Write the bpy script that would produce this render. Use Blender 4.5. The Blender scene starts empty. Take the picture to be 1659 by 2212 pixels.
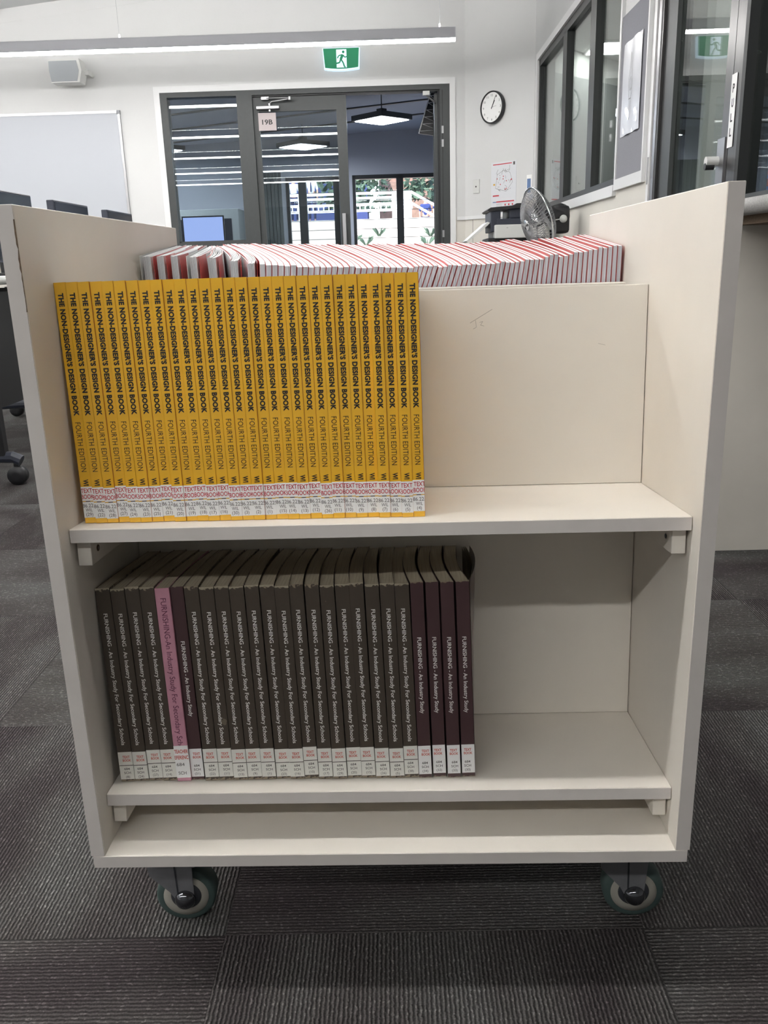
import bpy, bmesh, math, random
from mathutils import Matrix, Vector
random.seed(7)
R = math.radians
S = bpy.context.scene
COL = S.collection

# ------------------------------------------------------------------ camera, sky, sun, exposure
cam_d = bpy.data.cameras.new('camera')
cam_d.sensor_fit = 'VERTICAL'
cam_d.sensor_height = 24.0
cam_d.sensor_width = 18.0
cam_d.lens = 1844.6 / 2212.0 * 24.0
cam_d.clip_start = 0.02
cam_d.clip_end = 400
cam = bpy.data.objects.new('camera', cam_d)
COL.objects.link(cam)
YAW, PITCH, ROLL = -0.0292, -0.2849, -0.0299
fw = Vector((math.sin(YAW) * math.cos(PITCH), math.cos(YAW) * math.cos(PITCH), math.sin(PITCH)))
rt = Vector((math.cos(YAW), -math.sin(YAW), 0))
up = rt.cross(fw)
r2 = rt * math.cos(ROLL) + up * math.sin(ROLL)
u2 = -rt * math.sin(ROLL) + up * math.cos(ROLL)
cm = Matrix((r2, u2, -fw)).transposed().to_4x4()
cm.translation = (0.0289, -0.7489, 0.7706)
cam.matrix_world = cm
S.camera = cam

EXPOSURE = 0.24
LAMP = 48.0          # radiance of the linear diffusers
LAMP_COL = (1.0, 0.985, 0.965)
SKY = 0.8
SUN = 9.0
wd = bpy.data.worlds.new('world'); S.world = wd; wd.use_nodes = True
nt = wd.node_tree
sky = nt.nodes.new('ShaderNodeTexSky'); sky.sky_type = 'NISHITA'; sky.sun_disc = False
sky.sun_elevation = R(52); sky.sun_rotation = R(200)
nt.links.new(sky.outputs[0], nt.nodes['Background'].inputs[0])
nt.nodes['Background'].inputs[1].default_value = SKY
sun_d = bpy.data.lights.new('sun', 'SUN'); sun_d.energy = SUN; sun_d.angle = R(1.0); sun_d.color = (1, .96, .9)
sun = bpy.data.objects.new('sun', sun_d); COL.objects.link(sun)
sun.rotation_euler = (R(38), 0, R(-25)); sun.location = (0, 20, 12)

S.view_settings.view_transform = 'Standard'
S.view_settings.look = 'None'
S.view_settings.exposure = EXPOSURE
S.view_settings.gamma = 1
S.view_settings.use_curve_mapping = False
S.cycles.use_denoising = True
S.cycles.max_bounces = 8
S.cycles.diffuse_bounces = 5
S.cycles.transparent_max_bounces = 16
S.cycles.sample_clamp_indirect = 8

# ------------------------------------------------------------------ materials
def mat(name, col, rough=.5, metal=0., spec=.5, emit=None, estr=0., noise=0., nscale=20., bump=0., bscale=200., coat=0., coords='Object', stretch=None):
    m = bpy.data.materials.new(name); m.use_nodes = True
    n = m.node_tree; p = n.nodes['Principled BSDF']
    c = (*col, 1)
    p.inputs['Base Color'].default_value = c
    p.inputs['Roughness'].default_value = rough
    p.inputs['Metallic'].default_value = metal
    p.inputs['Specular IOR Level'].default_value = spec
    p.inputs['Coat Weight'].default_value = coat
    if emit:
        p.inputs['Emission Color'].default_value = (*emit, 1)
        p.inputs['Emission Strength'].default_value = estr
    tc = n.nodes.new('ShaderNodeTexCoord')
    mp = n.nodes.new('ShaderNodeMapping')
    n.links.new(tc.outputs[coords], mp.inputs[0])
    if stretch: mp.inputs['Scale'].default_value = stretch
    if noise:
        t = n.nodes.new('ShaderNodeTexNoise'); t.inputs['Scale'].default_value = nscale; t.inputs['Detail'].default_value = 6
        n.links.new(mp.outputs[0], t.inputs['Vector'])
        r = n.nodes.new('ShaderNodeMapRange'); r.inputs[1].default_value = .3; r.inputs[2].default_value = .7
        r.inputs[3].default_value = 1 - noise; r.inputs[4].default_value = 1 + noise * .3
        n.links.new(t.outputs[0], r.inputs[0])
        v = n.nodes.new('ShaderNodeVectorMath'); v.operation = 'SCALE'; v.inputs[0].default_value = col
        n.links.new(r.outputs[0], v.inputs['Scale']); n.links.new(v.outputs[0], p.inputs['Base Color'])
    if bump:
        t = n.nodes.new('ShaderNodeTexNoise'); t.inputs['Scale'].default_value = bscale; t.inputs['Detail'].default_value = 3
        n.links.new(mp.outputs[0], t.inputs['Vector'])
        b = n.nodes.new('ShaderNodeBump'); b.inputs['Strength'].default_value = bump; b.inputs['Distance'].default_value = .002
        n.links.new(t.outputs[0], b.inputs['Height']); n.links.new(b.outputs[0], p.inputs['Normal'])
    return m

def emis(name, col, s):
    m = bpy.data.materials.new(name); m.use_nodes = True
    n = m.node_tree; n.nodes.remove(n.nodes['Principled BSDF'])
    e = n.nodes.new('ShaderNodeEmission'); e.inputs[0].default_value = (*col, 1); e.inputs[1].default_value = s
    n.links.new(e.outputs[0], n.nodes['Material Output'].inputs[0])
    return m

def glass_mat(name, tint, ior=1.5, rough=0.0):
    m = bpy.data.materials.new(name); m.use_nodes = True
    n = m.node_tree; n.nodes.remove(n.nodes['Principled BSDF'])
    t = n.nodes.new('ShaderNodeBsdfTransparent'); t.inputs[0].default_value = (*tint, 1)
    g = n.nodes.new('ShaderNodeBsdfGlossy'); g.inputs['Roughness'].default_value = rough
    g.inputs['Color'].default_value = (1, 1, 1, 1)
    f = n.nodes.new('ShaderNodeFresnel')
    gm = n.nodes.new('ShaderNodeNewGeometry'); mr = n.nodes.new('ShaderNodeMapRange')     # a pane's back face reflects like its front
    mr.inputs[3].default_value = ior; mr.inputs[4].default_value = 1 / ior
    n.links.new(gm.outputs['Backfacing'], mr.inputs[0]); n.links.new(mr.outputs[0], f.inputs[0])
    mx = n.nodes.new('ShaderNodeMixShader')
    n.links.new(f.outputs[0], mx.inputs[0]); n.links.new(t.outputs[0], mx.inputs[1]); n.links.new(g.outputs[0], mx.inputs[2])
    n.links.new(mx.outputs[0], n.nodes['Material Output'].inputs[0])
    return m

M = {}
M['laminate'] = mat('cream_laminate', (.78, .735, .665), .42, noise=.05, nscale=9, bump=.04, bscale=700)
M['laminate_edge'] = mat('laminate_edging', (.64, .60, .57), .5, noise=.05, nscale=30)
M['chipboard'] = mat('exposed_chipboard', (.16, .11, .07), .9, noise=.4, nscale=300)
M['pencil'] = mat('pencil_mark', (.42, .39, .35), .8)
M['white_wall'] = mat('white_wall_paint', (.69, .69, .685), .7, noise=.02, nscale=3, bump=.03, bscale=300)
M['dado'] = mat('cream_wall_panelling', (.72, .69, .63), .6, noise=.03, nscale=4)
M['white_trim'] = mat('white_gloss_trim', (.80, .80, .80), .35)
M['ceiling'] = mat('ceiling_paint', (.52, .53, .53), .8, noise=.02, nscale=2)
M['ceil_light'] = mat('ceiling_batten_paint', (.8, .8, .78), .6)
M['frame_win'] = mat('black_powdercoat', (.022, .024, .024), .4, noise=.08, nscale=40)
M['frame'] = mat('charcoal_powdercoat', (.045, .050, .050), .45, noise=.08, nscale=40)
M['frame_dark'] = mat('black_gasket', (.012, .013, .014), .5)
M['alu'] = mat('brushed_aluminium', (.42, .42, .43), .32, metal=.9, noise=.06, nscale=60, stretch=(1, 1, .02))
M['dark_alu'] = mat('dark_anodised_frame', (.13, .125, .125), .3, metal=.85, noise=.08, nscale=60, stretch=(1, 1, .02))
M['chrome'] = mat('chrome', (.8, .8, .82), .12, metal=1)
M['dark_chrome'] = mat('dark_polished_metal', (.06, .065, .075), .12, metal=.3, spec=.8)
M['zinc'] = mat('zinc_plated_steel', (.21, .21, .225), .45, metal=.25, noise=.12, nscale=60)
M['wire'] = mat('grey_steel_wire', (.30, .30, .31), .35, metal=.7)
M['tyre'] = mat('teal_grey_rubber', (.055, .085, .08), .62, noise=.12, nscale=80)
M['rim'] = mat('cream_plastic_rim', (.36, .345, .30), .5)
M['black'] = mat('black_plastic', (.018, .018, .02), .42, noise=.1, nscale=60)
M['black_fabric'] = mat('black_mesh_fabric', (.02, .02, .024), .9, bump=.4, bscale=900)
M['navy_plastic'] = mat('dark_blue_grey_plastic', (.035, .04, .058), .4)
M['grey_plastic'] = mat('grey_plastic', (.28, .29, .31), .5)
M['lt_grey'] = mat('light_grey_grille', (.36, .38, .40), .6, bump=.3, bscale=600)
M['white_plastic'] = mat('white_plastic', (.68, .68, .66), .4)
M['hub'] = mat('polished_dark_hub', (.16, .165, .18), .10, metal=.9)
M['screen_off'] = mat('dark_screen', (.02, .024, .036), .15)
M['paper'] = mat('paper_edges', (.70, .69, .66), .8)
M['white_label'] = mat('white_sticker', (.93, .925, .91), .35)
M['old_label'] = mat('aged_white_sticker', (.84, .83, .77), .45, noise=.08, nscale=60)
M['red_ink'] = mat('red_ink', (.55, .02, .035), .5)
M['faded_red'] = mat('faded_red_ink', (.62, .10, .07), .5)
M['black_ink'] = mat('black_ink', (.015, .014, .014), .5)
M['grey_ink'] = mat('dark_grey_ink', (.09, .085, .08), .5)
M['brown_ink'] = mat('brown_ink', (.03, .018, .006), .5)
M['white_ink'] = mat('white_ink', (.86, .84, .79), .5)
M['plum_ink'] = mat('plum_ink', (.13, .03, .07), .5)
M['shelf_gap'] = mat('dark_tape', (.03, .03, .04), .5)
M['fabric_board'] = mat('grey_felt_board', (.27, .27, .30), .95, noise=.08, nscale=300, bump=.3, bscale=900)
M['counter'] = mat('speckled_grey_counter', (.42, .415, .40), .4, noise=.3, nscale=350)
M['poster'] = mat('poster_paper', (.72, .73, .76), .3)
M['sleeve'] = mat('glossy_plastic_sleeve', (.70, .71, .76), .3, coat=.4)
M['green_ink'] = mat('green_ink', (.02, .12, .06), .5)
M['yellow_ink'] = mat('yellow_ink', (.7, .4, .03), .5)
M['blue_ink'] = mat('blue_ink', (.12, .2, .38), .5)
M['sign_pink'] = mat('pale_pink_sign', (.50, .43, .43), .4)
M['orange'] = mat('orange_card', (.75, .13, .04), .5)
M['blue_card'] = mat('blue_card', (.12, .2, .55), .5)
M['next_wall'] = mat('blue_grey_wall', (.48, .49, .54), .7, noise=.03, nscale=2)
M['next_ceil'] = mat('dim_ceiling', (.55, .57, .64), .8)
M['curtain'] = mat('grey_green_blind', (.09, .10, .095), .8)
M['office_wall'] = mat('office_wall', (.78, .79, .77), .7)
M['office_low'] = mat('office_partition', (.42, .44, .44), .7)
M['office_door'] = mat('blue_grey_door', (.40, .43, .47), .5)
M['whiteboard'] = mat('whiteboard_enamel', (.50, .52, .56), .38, spec=.3)
M['outdoor_paint'] = mat('white_painted_steel', (.8, .82, .85), .5)
M['concrete'] = mat('pale_concrete', (.55, .52, .48), .8, noise=.15, nscale=2)
M['sand'] = mat('sandy_bank', (.60, .47, .36), .9, noise=.25, nscale=1.5)
M['leaf'] = mat('foliage', (.09, .14, .09), .8, noise=.5, nscale=5)
M['bark'] = mat('bark', (.12, .09, .06), .9)
M['blue_build'] = mat('blue_building', (.05, .07, .22), .6, noise=.2, nscale=1)
M['brick'] = mat('brick_building', (.33, .20, .15), .8, noise=.3, nscale=4)
M['skin'] = mat('skin', (.50, .27, .19), .5)
M['shirt_white'] = mat('white_shirt', (.78, .8, .84), .8)
M['shirt_navy'] = mat('navy_shirt', (.02, .035, .14), .8)
M['trousers'] = mat('navy_trousers', (.02, .025, .07), .8)
M['hair_brown'] = mat('brown_hair', (.08, .04, .025), .8)
M['hair_fair'] = mat('fair_hair', (.30, .18, .10), .8)
M['lamp'] = emis('lamp_diffuser', LAMP_COL, LAMP)
M['lamp_up'] = emis('uplight_diffuser', LAMP_COL, LAMP * .75)
M['panel'] = emis('led_panel', (.82, .90, 1.0), 40.0)
M['panel_warm'] = emis('office_led_panel', (1, .99, .97), 14.0)
M['lamp_body'] = mat('lamp_body', (.60, .60, .64), .45)
M['exit_green'] = mat('exit_green', (.005, .17, .075), .4, emit=(.005, .24, .10), estr=.35)
M['exit_white'] = mat('exit_white', (.7, .8, .9), .4, emit=(.66, .86, 1.0), estr=.6)
M['monitor_lit'] = emis('lit_screen', (.42, .54, 1.0), 1.35)
M['glass_door'] = glass_mat('door_glass', (.74, .78, .79), 1.75)
M['glass_win'] = glass_mat('window_glass', (.84, .88, .86), 1.5)
M['glass_clear'] = glass_mat('louvre_glass', (.93, .96, .97), 1.45)

def yellow_mat():
    m = mat('yellow_cover', (.93, .52, .035), .2, noise=.10, nscale=25, coat=.6)
    return m
M['yellow'] = yellow_mat()
M['yellow_red'] = mat('red_inner_edge', (.45, .10, .02), .5)

def worn_cover(name, col, wear, top):
    """old book cloth: dull colour with scuffs and a frayed pale top and bottom edge"""
    m = mat(name, col, .38, coat=.25, bump=.15, bscale=120)
    n = m.node_tree; p = n.nodes['Principled BSDF']
    tc = n.nodes.new('ShaderNodeTexCoord'); sx = n.nodes.new('ShaderNodeSeparateXYZ')
    n.links.new(tc.outputs['Object'], sx.inputs[0])
    ns = n.nodes.new('ShaderNodeTexNoise'); ns.inputs['Scale'].default_value = 260; ns.inputs['Detail'].default_value = 4
    n.links.new(tc.outputs['Object'], ns.inputs['Vector'])
    big = n.nodes.new('ShaderNodeTexNoise'); big.inputs['Scale'].default_value = 45; big.inputs['Detail'].default_value = 8
    oi = n.nodes.new('ShaderNodeObjectInfo'); ad = n.nodes.new('ShaderNodeVectorMath'); ad.operation = 'ADD'
    sc = n.nodes.new('ShaderNodeVectorMath'); sc.operation = 'SCALE'; sc.inputs[0].default_value = (9, 5, 7)
    n.links.new(oi.outputs['Random'], sc.inputs['Scale'])
    n.links.new(tc.outputs['Object'], ad.inputs[0]); n.links.new(sc.outputs[0], ad.inputs[1]); n.links.new(ad.outputs[0], big.inputs['Vector'])
    def math_(op, a, b):
        q = n.nodes.new('ShaderNodeMath'); q.operation = op
        for i, v in enumerate((a, b)):
            if isinstance(v, (int, float)): q.inputs[i].default_value = v
            else: n.links.new(v, q.inputs[i])
        return q.outputs[0]
    edge = math_('ADD', sx.outputs[2], math_('MULTIPLY', math_('SUBTRACT', ns.outputs[0], .5), .014 * wear))
    e1 = math_('GREATER_THAN', edge, top - .0016 * wear)
    e0 = math_('LESS_THAN', edge, .0025 * wear)
    sc1 = math_('GREATER_THAN', big.outputs[0], .74)
    k = math_('MAXIMUM', math_('MAXIMUM', e1, e0), math_('MULTIPLY', sc1, .45))
    mx = n.nodes.new('ShaderNodeMix'); mx.data_type = 'RGBA'
    mx.inputs[6].default_value = (*col, 1); mx.inputs[7].default_value = (.27, .22, .155, 1)
    n.links.new(k, mx.inputs[0]); n.links.new(mx.outputs[2], p.inputs['Base Color'])
    return m
M['brown'] = worn_cover('dark_brown_cover', (.068, .053, .040), 1.0, .2176)
M['burgundy'] = worn_cover('dark_burgundy_cover', (.070, .036, .038), .35, .2176)
M['pink'] = mat('pink_cover', (.60, .29, .37), .5, noise=.15, nscale=60)

def page_mat(name, col, axis_scale, dark):
    """page edges: fine lines across the block's thickness"""
    m = mat(name, col, .85)
    n = m.node_tree; p = n.nodes['Principled BSDF']
    tc = n.nodes.new('ShaderNodeTexCoord'); mp = n.nodes.new('ShaderNodeMapping')
    mp.inputs['Scale'].default_value = axis_scale
    n.links.new(tc.outputs['Object'], mp.inputs[0])
    ns = n.nodes.new('ShaderNodeTexNoise'); ns.inputs['Scale'].default_value = 1; ns.inputs['Detail'].default_value = 5
    n.links.new(mp.outputs[0], ns.inputs['Vector'])
    cr = n.nodes.new('ShaderNodeMapRange'); cr.inputs[1].default_value = .35; cr.inputs[2].default_value = .62
    cr.inputs[3].default_value = dark; cr.inputs[4].default_value = 1.0
    n.links.new(ns.outputs[0], cr.inputs[0])
    v = n.nodes.new('ShaderNodeVectorMath'); v.operation = 'SCALE'; v.inputs[0].default_value = col
    n.links.new(cr.outputs[0], v.inputs['Scale']); n.links.new(v.outputs[0], p.inputs['Base Color'])
    return m
M['pages_old'] = page_mat('yellowed_page_edges', (.40, .35, .26), (900, 14, 14), .72)
M['pages_white'] = page_mat('white_page_tops', (.82, .82, .83), (500, 8, 8), .93)
M['pages_fore'] = page_mat('printed_page_foredges', (.62, .63, .68), (1100, 3, 6), .62)
M['red_cover'] = mat('red_booklet_cover', (.50, .050, .045), .35, noise=.12, nscale=40, coat=.2)
M['dull_white_cover'] = mat('inside_cover_card', (.70, .70, .69), .5)

def carpet():
    m = bpy.data.materials.new('carpet_tiles'); m.use_nodes = True
    n = m.node_tree; p = n.nodes['Principled BSDF']; L = n.links.new
    def N(t, **k):
        o = n.nodes.new(t)
        for a, b in k.items(): setattr(o, a, b)
        return o
    def mth(op, a, b=0., c=None):
        q = N('ShaderNodeMath', operation=op)
        for i, v in enumerate((a, b) if c is None else (a, b, c)):
            if isinstance(v, (int, float)): q.inputs[i].default_value = v
            else: L(v, q.inputs[i])
        return q.outputs[0]
    tc = N('ShaderNodeTexCoord'); sp = N('ShaderNodeSeparateXYZ'); L(tc.outputs['Object'], sp.inputs[0])
    x, y = sp.outputs[0], sp.outputs[1]
    tx = mth('DIVIDE', mth('ADD', x, .2 + 10), .5); ty = mth('DIVIDE', mth('ADD', y, -.09 + 10), .5)
    ix, iy = mth('FLOOR', tx), mth('FLOOR', ty)
    par = mth('MODULO', mth('ADD', ix, iy), 2.0)      # which way the rows of this tile run
    def mixv(a, b):
        return mth('ADD', mth('MULTIPLY', a, mth('SUBTRACT', 1.0, par)), mth('MULTIPLY', b, par))
    PAR_SWAP = CARPET_SWAP
    along, across = (mixv(x, y), mixv(y, x)) if PAR_SWAP else (mixv(y, x), mixv(x, y))
    wob = N('ShaderNodeTexNoise'); wob.inputs['Scale'].default_value = 130; wob.inputs['Detail'].default_value = 2
    L(tc.outputs['Object'], wob.inputs['Vector'])
    acr = mth('ADD', across, mth('MULTIPLY', mth('SUBTRACT', wob.outputs[0], .5), .0034))
    rows = mth('ADD', mth('MULTIPLY', mth('SINE', mth('MULTIPLY', acr, 2 * math.pi / .0050), 0), .5), .5)
    cv = N('ShaderNodeCombineXYZ')
    L(mth('MULTIPLY', across, 1 / .0050), cv.inputs[0]); L(mth('MULTIPLY', along, 1 / .0062), cv.inputs[1]); L(mth('MULTIPLY', ix, 3.7), cv.inputs[2])
    fl = N('ShaderNodeTexNoise'); fl.inputs['Scale'].default_value = 1.0; fl.inputs['Detail'].default_value = 3
    L(cv.outputs[0], fl.inputs['Vector'])
    # colour bands that belong to the yarn
    cb = N('ShaderNodeCombineXYZ')
    L(mth('MULTIPLY', across, 7.0), cb.inputs[0]); L(mth('MULTIPLY', along, 2.6), cb.inputs[1]); L(mth('ADD', mth('MULTIPLY', ix, 5.3), mth('MULTIPLY', iy, 2.9)), cb.inputs[2])
    bn = N('ShaderNodeTexNoise'); bn.inputs['Scale'].default_value = 1.0; bn.inputs['Detail'].default_value = 2
    L(cb.outputs[0], bn.inputs['Vector'])
    ramp = N('ShaderNodeValToRGB'); L(bn.outputs[0], ramp.inputs[0])
    e = ramp.color_ramp.elements
    e[0].position = .36; e[0].color = (.072, .061, .063, 1)
    e[1].position = .66; e[1].color = (.140, .138, .134, 1)
    q = ramp.color_ramp.elements.new(.5); q.color = (.106, .098, .095, 1)
    fleck = mth('MULTIPLY', mth('GREATER_THAN', fl.outputs[0], .60), mth('MULTIPLY', rows, .95))
    tone = mth('ADD', mth('ADD', mth('MULTIPLY', rows, .70), .38), mth('MULTIPLY', fleck, .95))
    fine = N('ShaderNodeTexNoise'); fine.inputs['Scale'].default_value = 420; fine.inputs['Detail'].default_value = 3
    L(tc.outputs['Object'], fine.inputs['Vector'])
    tone = mth('MULTIPLY', tone, mth('ADD', mth('MULTIPLY', fine.outputs[0], 1.3), .38))
    # tile seams
    fx = mth('ABSOLUTE', mth('SUBTRACT', mth('FRACT', tx), .5)); fy = mth('ABSOLUTE', mth('SUBTRACT', mth('FRACT', ty), .5))
    seam = mth('GREATER_THAN', mth('MAXIMUM', fx, fy), .4982)
    tone = mth('MULTIPLY', tone, mth('SUBTRACT', 1.0, mth('MULTIPLY', seam, .25)))
    sc = N('ShaderNodeVectorMath', operation='SCALE'); L(ramp.outputs[0], sc.inputs[0]); L(tone, sc.inputs['Scale'])
    L(sc.outputs[0], p.inputs['Base Color']); p.inputs['Roughness'].default_value = .95
    p.inputs['Specular IOR Level'].default_value = .15
    h = mth('ADD', mth('MULTIPLY', rows, .8), mth('MULTIPLY', fine.outputs[0], .8))
    h = mth('ADD', h, mth('MULTIPLY', fl.outputs[0], .5))
    bp = N('ShaderNodeBump'); bp.inputs['Strength'].default_value = 1.0; bp.inputs['Distance'].default_value = .003
    L(h, bp.inputs['Height']); L(bp.outputs[0], p.inputs['Normal'])
    return m
CARPET_SWAP = True
M['carpet'] = carpet()

# ------------------------------------------------------------------ mesh helpers
class MB:
    """collects shapes and links them as one mesh object"""
    def __init__(self): self.v = []; self.f = []; self.m = []; self.slots = []; self.cur = 0; self.smooth = []; self.sm = False
    def use(self, name, smooth=False):
        if name not in self.slots: self.slots.append(name)
        self.cur = self.slots.index(name); self.sm = smooth; return self
    def add(self, vs, fs):
        b = len(self.v); self.v += [tuple(q) for q in vs]
        for f in fs: self.f.append([b + i for i in f]); self.m.append(self.cur); self.smooth.append(self.sm)
        return self
    def box(self, x0, x1, y0, y1, z0, z1, T=None, bev=0.):
        if bev:
            bm = bmesh.new()
            bmesh.ops.create_cube(bm, size=1)
            for v in bm.verts: v.co = Vector(((x0 + x1) / 2 + v.co.x * (x1 - x0), (y0 + y1) / 2 + v.co.y * (y1 - y0), (z0 + z1) / 2 + v.co.z * (z1 - z0)))
            bmesh.ops.bevel(bm, geom=bm.edges[:], offset=bev, segments=2, affect='EDGES', profile=.5)
            self.addbm(bm, T); return self
        vs = [Vector((x, y, z)) for z in (z0, z1) for y in (y0, y1) for x in (x0, x1)]
        if T: vs = [T @ v for v in vs]
        return self.add(vs, [(0, 2, 3, 1), (4, 5, 7, 6), (0, 1, 5, 4), (2, 6, 7, 3), (0, 4, 6, 2), (1, 3, 7, 5)])
    def addbm(self, bm, T=None):
        bm.verts.index_update()
        self.add([(T @ v.co if T else v.co.copy()) for v in bm.verts], [[v.index for v in f.verts] for f in bm.faces]); bm.free()
    def tube(self, pts, r, seg=10, closed=False, cap=True):
        pts = [Vector(q) for q in pts]; n = len(pts); rings = []
        rr = r if isinstance(r, (list, tuple)) else [r] * n
        a = None
        for i, q in enumerate(pts):
            if closed: d = (pts[(i + 1) % n] - pts[i - 1])
            else: d = pts[min(i + 1, n - 1)] - pts[max(i - 1, 0)]
            d.normalize()
            if a is None:
                a = d.orthogonal().normalized()
            else:
                a = (a - d * a.dot(d)); a = a.normalized() if a.length > 1e-6 else d.orthogonal().normalized()
            b = d.cross(a)
            rings.append([q + (a * math.cos(t) + b * math.sin(t)) * rr[i] for t in (2 * math.pi * k / seg for k in range(seg))])
        vs = [v for g in rings for v in g]; fs = []
        for i in range(n if closed else n - 1):
            j = (i + 1) % n
            for k in range(seg): fs.append((i * seg + k, i * seg + (k + 1) % seg, j * seg + (k + 1) % seg, j * seg + k))
        if cap and not closed: fs += [list(range(seg))[::-1], [(n - 1) * seg + k for k in range(seg)]]
        return self.add(vs, fs)
    def cyl(self, p0, p1, r, r1=None, seg=20): return self.tube([p0, p1], [r, r if r1 is None else r1], seg)
    def lathe(self, prof, T=None, seg=32, cap=True):
        """prof: (radius, height) about z"""
        vs = []; n = len(prof)
        for (r, h) in prof:
            for k in range(seg):
                t = 2 * math.pi * k / seg; v = Vector((r * math.cos(t), r * math.sin(t), h)); vs.append(T @ v if T else v)
        fs = [(i * seg + k, i * seg + (k + 1) % seg, (i + 1) * seg + (k + 1) % seg, (i + 1) * seg + k) for i in range(n - 1) for k in range(seg)]
        if cap and prof[0][0] > 1e-6: fs.append(list(range(seg))[::-1])
        if cap and prof[-1][0] > 1e-6: fs.append([(n - 1) * seg + k for k in range(seg)])
        return self.add(vs, fs)
    def prism(self, poly, h0, h1, T=None):
        """poly in local xy, extruded along local z"""
        n = len(poly); vs = [Vector((x, y, h)) for h in (h0, h1) for x, y in poly]
        if T: vs = [T @ v for v in vs]
        return self.add(vs, [list(range(n))[::-1], list(range(n, 2 * n))] + [(i, (i + 1) % n, n + (i + 1) % n, n + i) for i in range(n)])
    def quad(self, a, b, c, d): return self.add([a, b, c, d], [(0, 1, 2, 3)])
    def text(self, body, cx, cy, w, h, fn, bold=0., crop=None, spacing=1.):
        vs, fs = glyphs(body, bold, spacing)
        x0 = min(v[0] for v in vs); x1 = max(v[0] for v in vs)
        ref, _ = glyphs('H', bold, 1.); y0 = min(v[1] for v in ref); y1 = max(v[1] for v in ref)   # cap height sets the size
        pts = [((v[0] - x0) / (x1 - x0) * w - w / 2 + cx, ((v[1] - y0) / (y1 - y0) - .5) * h + cy) for v in vs]
        if crop:
            bm = bmesh.new(); bv = [bm.verts.new((q[0], q[1], 0)) for q in pts]
            for f in fs:
                try: bm.faces.new([bv[i] for i in f])
                except ValueError: pass
            for xx, s in ((crop[0], -1), (crop[1], 1)):
                bmesh.ops.bisect_plane(bm, geom=bm.verts[:] + bm.edges[:] + bm.faces[:], plane_co=(xx, 0, 0), plane_no=(s, 0, 0), clear_outer=True)
            bm.verts.index_update(); pts = [(v.co.x, v.co.y) for v in bm.verts]; fs = [[v.index for v in f.verts] for f in bm.faces]; bm.free()
        return self.add([fn(*q) for q in pts], fs)
    def build(self, name, parent=None, **props):
        me = bpy.data.meshes.new(name); me.from_pydata(self.v, [], self.f)
        for s in self.slots: me.materials.append(M[s])
        for p, mi, s in zip(me.polygons, self.m, self.smooth): p.material_index = mi; p.use_smooth = s
        me.update()
        o = bpy.data.objects.new(name, me); COL.objects.link(o)
        if parent: o.parent = parent
        for k, v in props.items(): o[k] = v
        return o

_G = {}
def glyphs(body, bold=0., spacing=1.):
    key = (body, bold, spacing)
    if key not in _G:
        cu = bpy.data.curves.new('lettering', 'FONT'); cu.body = body; cu.offset = bold; cu.space_character = spacing; cu.resolution_u = 3
        o = bpy.data.objects.new('lettering', cu); COL.objects.link(o)
        dg = bpy.context.evaluated_depsgraph_get(); me = bpy.data.meshes.new_from_object(o.evaluated_get(dg))
        _G[key] = ([(v.co.x, v.co.y) for v in me.vertices], [list(p.vertices) for p in me.polygons])
        bpy.data.objects.remove(o); bpy.data.curves.remove(cu); bpy.data.meshes.remove(me)
    return _G[key]

ROOM = []     # top-level objects laid out in the room's own axes; turned together at the end
def thing(name, label, cat, loc=(0, 0, 0), group=None, room=True, rot=None):
    o = bpy.data.objects.new(name, None); COL.objects.link(o); o.location = loc; o.empty_display_size = .05
    if rot: o.rotation_euler = rot
    o['label'] = label; o['category'] = cat
    if group: o['group'] = group
    if room: ROOM.append(o)
    return o
def struct(mb, name, **k):
    o = mb.build(name, None, kind='structure', **k); ROOM.append(o); return o
def struct_root(name, loc=(0, 0, 0)):
    o = bpy.data.objects.new(name, None); COL.objects.link(o); o.location = loc; o['kind'] = 'structure'; ROOM.append(o); return o
def ident(x, y): return (x, y, 0)
TR = Matrix.Translation

# ------------------------------------------------------------------ the room shell (room axes)
YW, XR = 7.40, 1.22
CX, CY = .708, 7.40            # where the back wall turns into the splayed corner wall
EX, EY = 1.22, 6.83
def ceil_z(x): return 2.925 + .1 * (x + 3.24)
struct(MB().use('carpet').box(-5.6, 4.5, -6, 12.6, -.05, 0), 'floor')
# back wall with the door opening
DX0, DX1, DZ = -1.953, .572, 2.235
w = MB().use('white_wall')
w.box(-5.6, DX0, YW, YW + .12, 1.14, 3.4).box(DX1, CX, YW, YW + .12, 1.14, 3.4).box(DX0, DX1, YW, YW + .12, DZ, 3.4)
w.use('dado').box(-5.6, DX0, YW, YW + .12, 0, 1.14).box(DX1, CX, YW, YW + .12, 0, 1.14)
struct(w, 'wall_back')
Tc = TR((CX, CY, 0)) @ Matrix.Rotation(math.atan2(EY - CY, EX - CX), 4, 'Z')
LC = math.hypot(EX - CX, EY - CY)
w = MB().use('white_wall').box(0, LC, 0, .1, 1.14, 3.8, Tc).use('dado').box(0, LC, 0, .1, 0, 1.14, Tc)
w.use('grey_ink')
for k in range(3): w.box(.09 + .28 * k, .093 + .28 * k, -.0012, 0, .1, 1.11, Tc)
struct(w, 'wall_corner')
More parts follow.
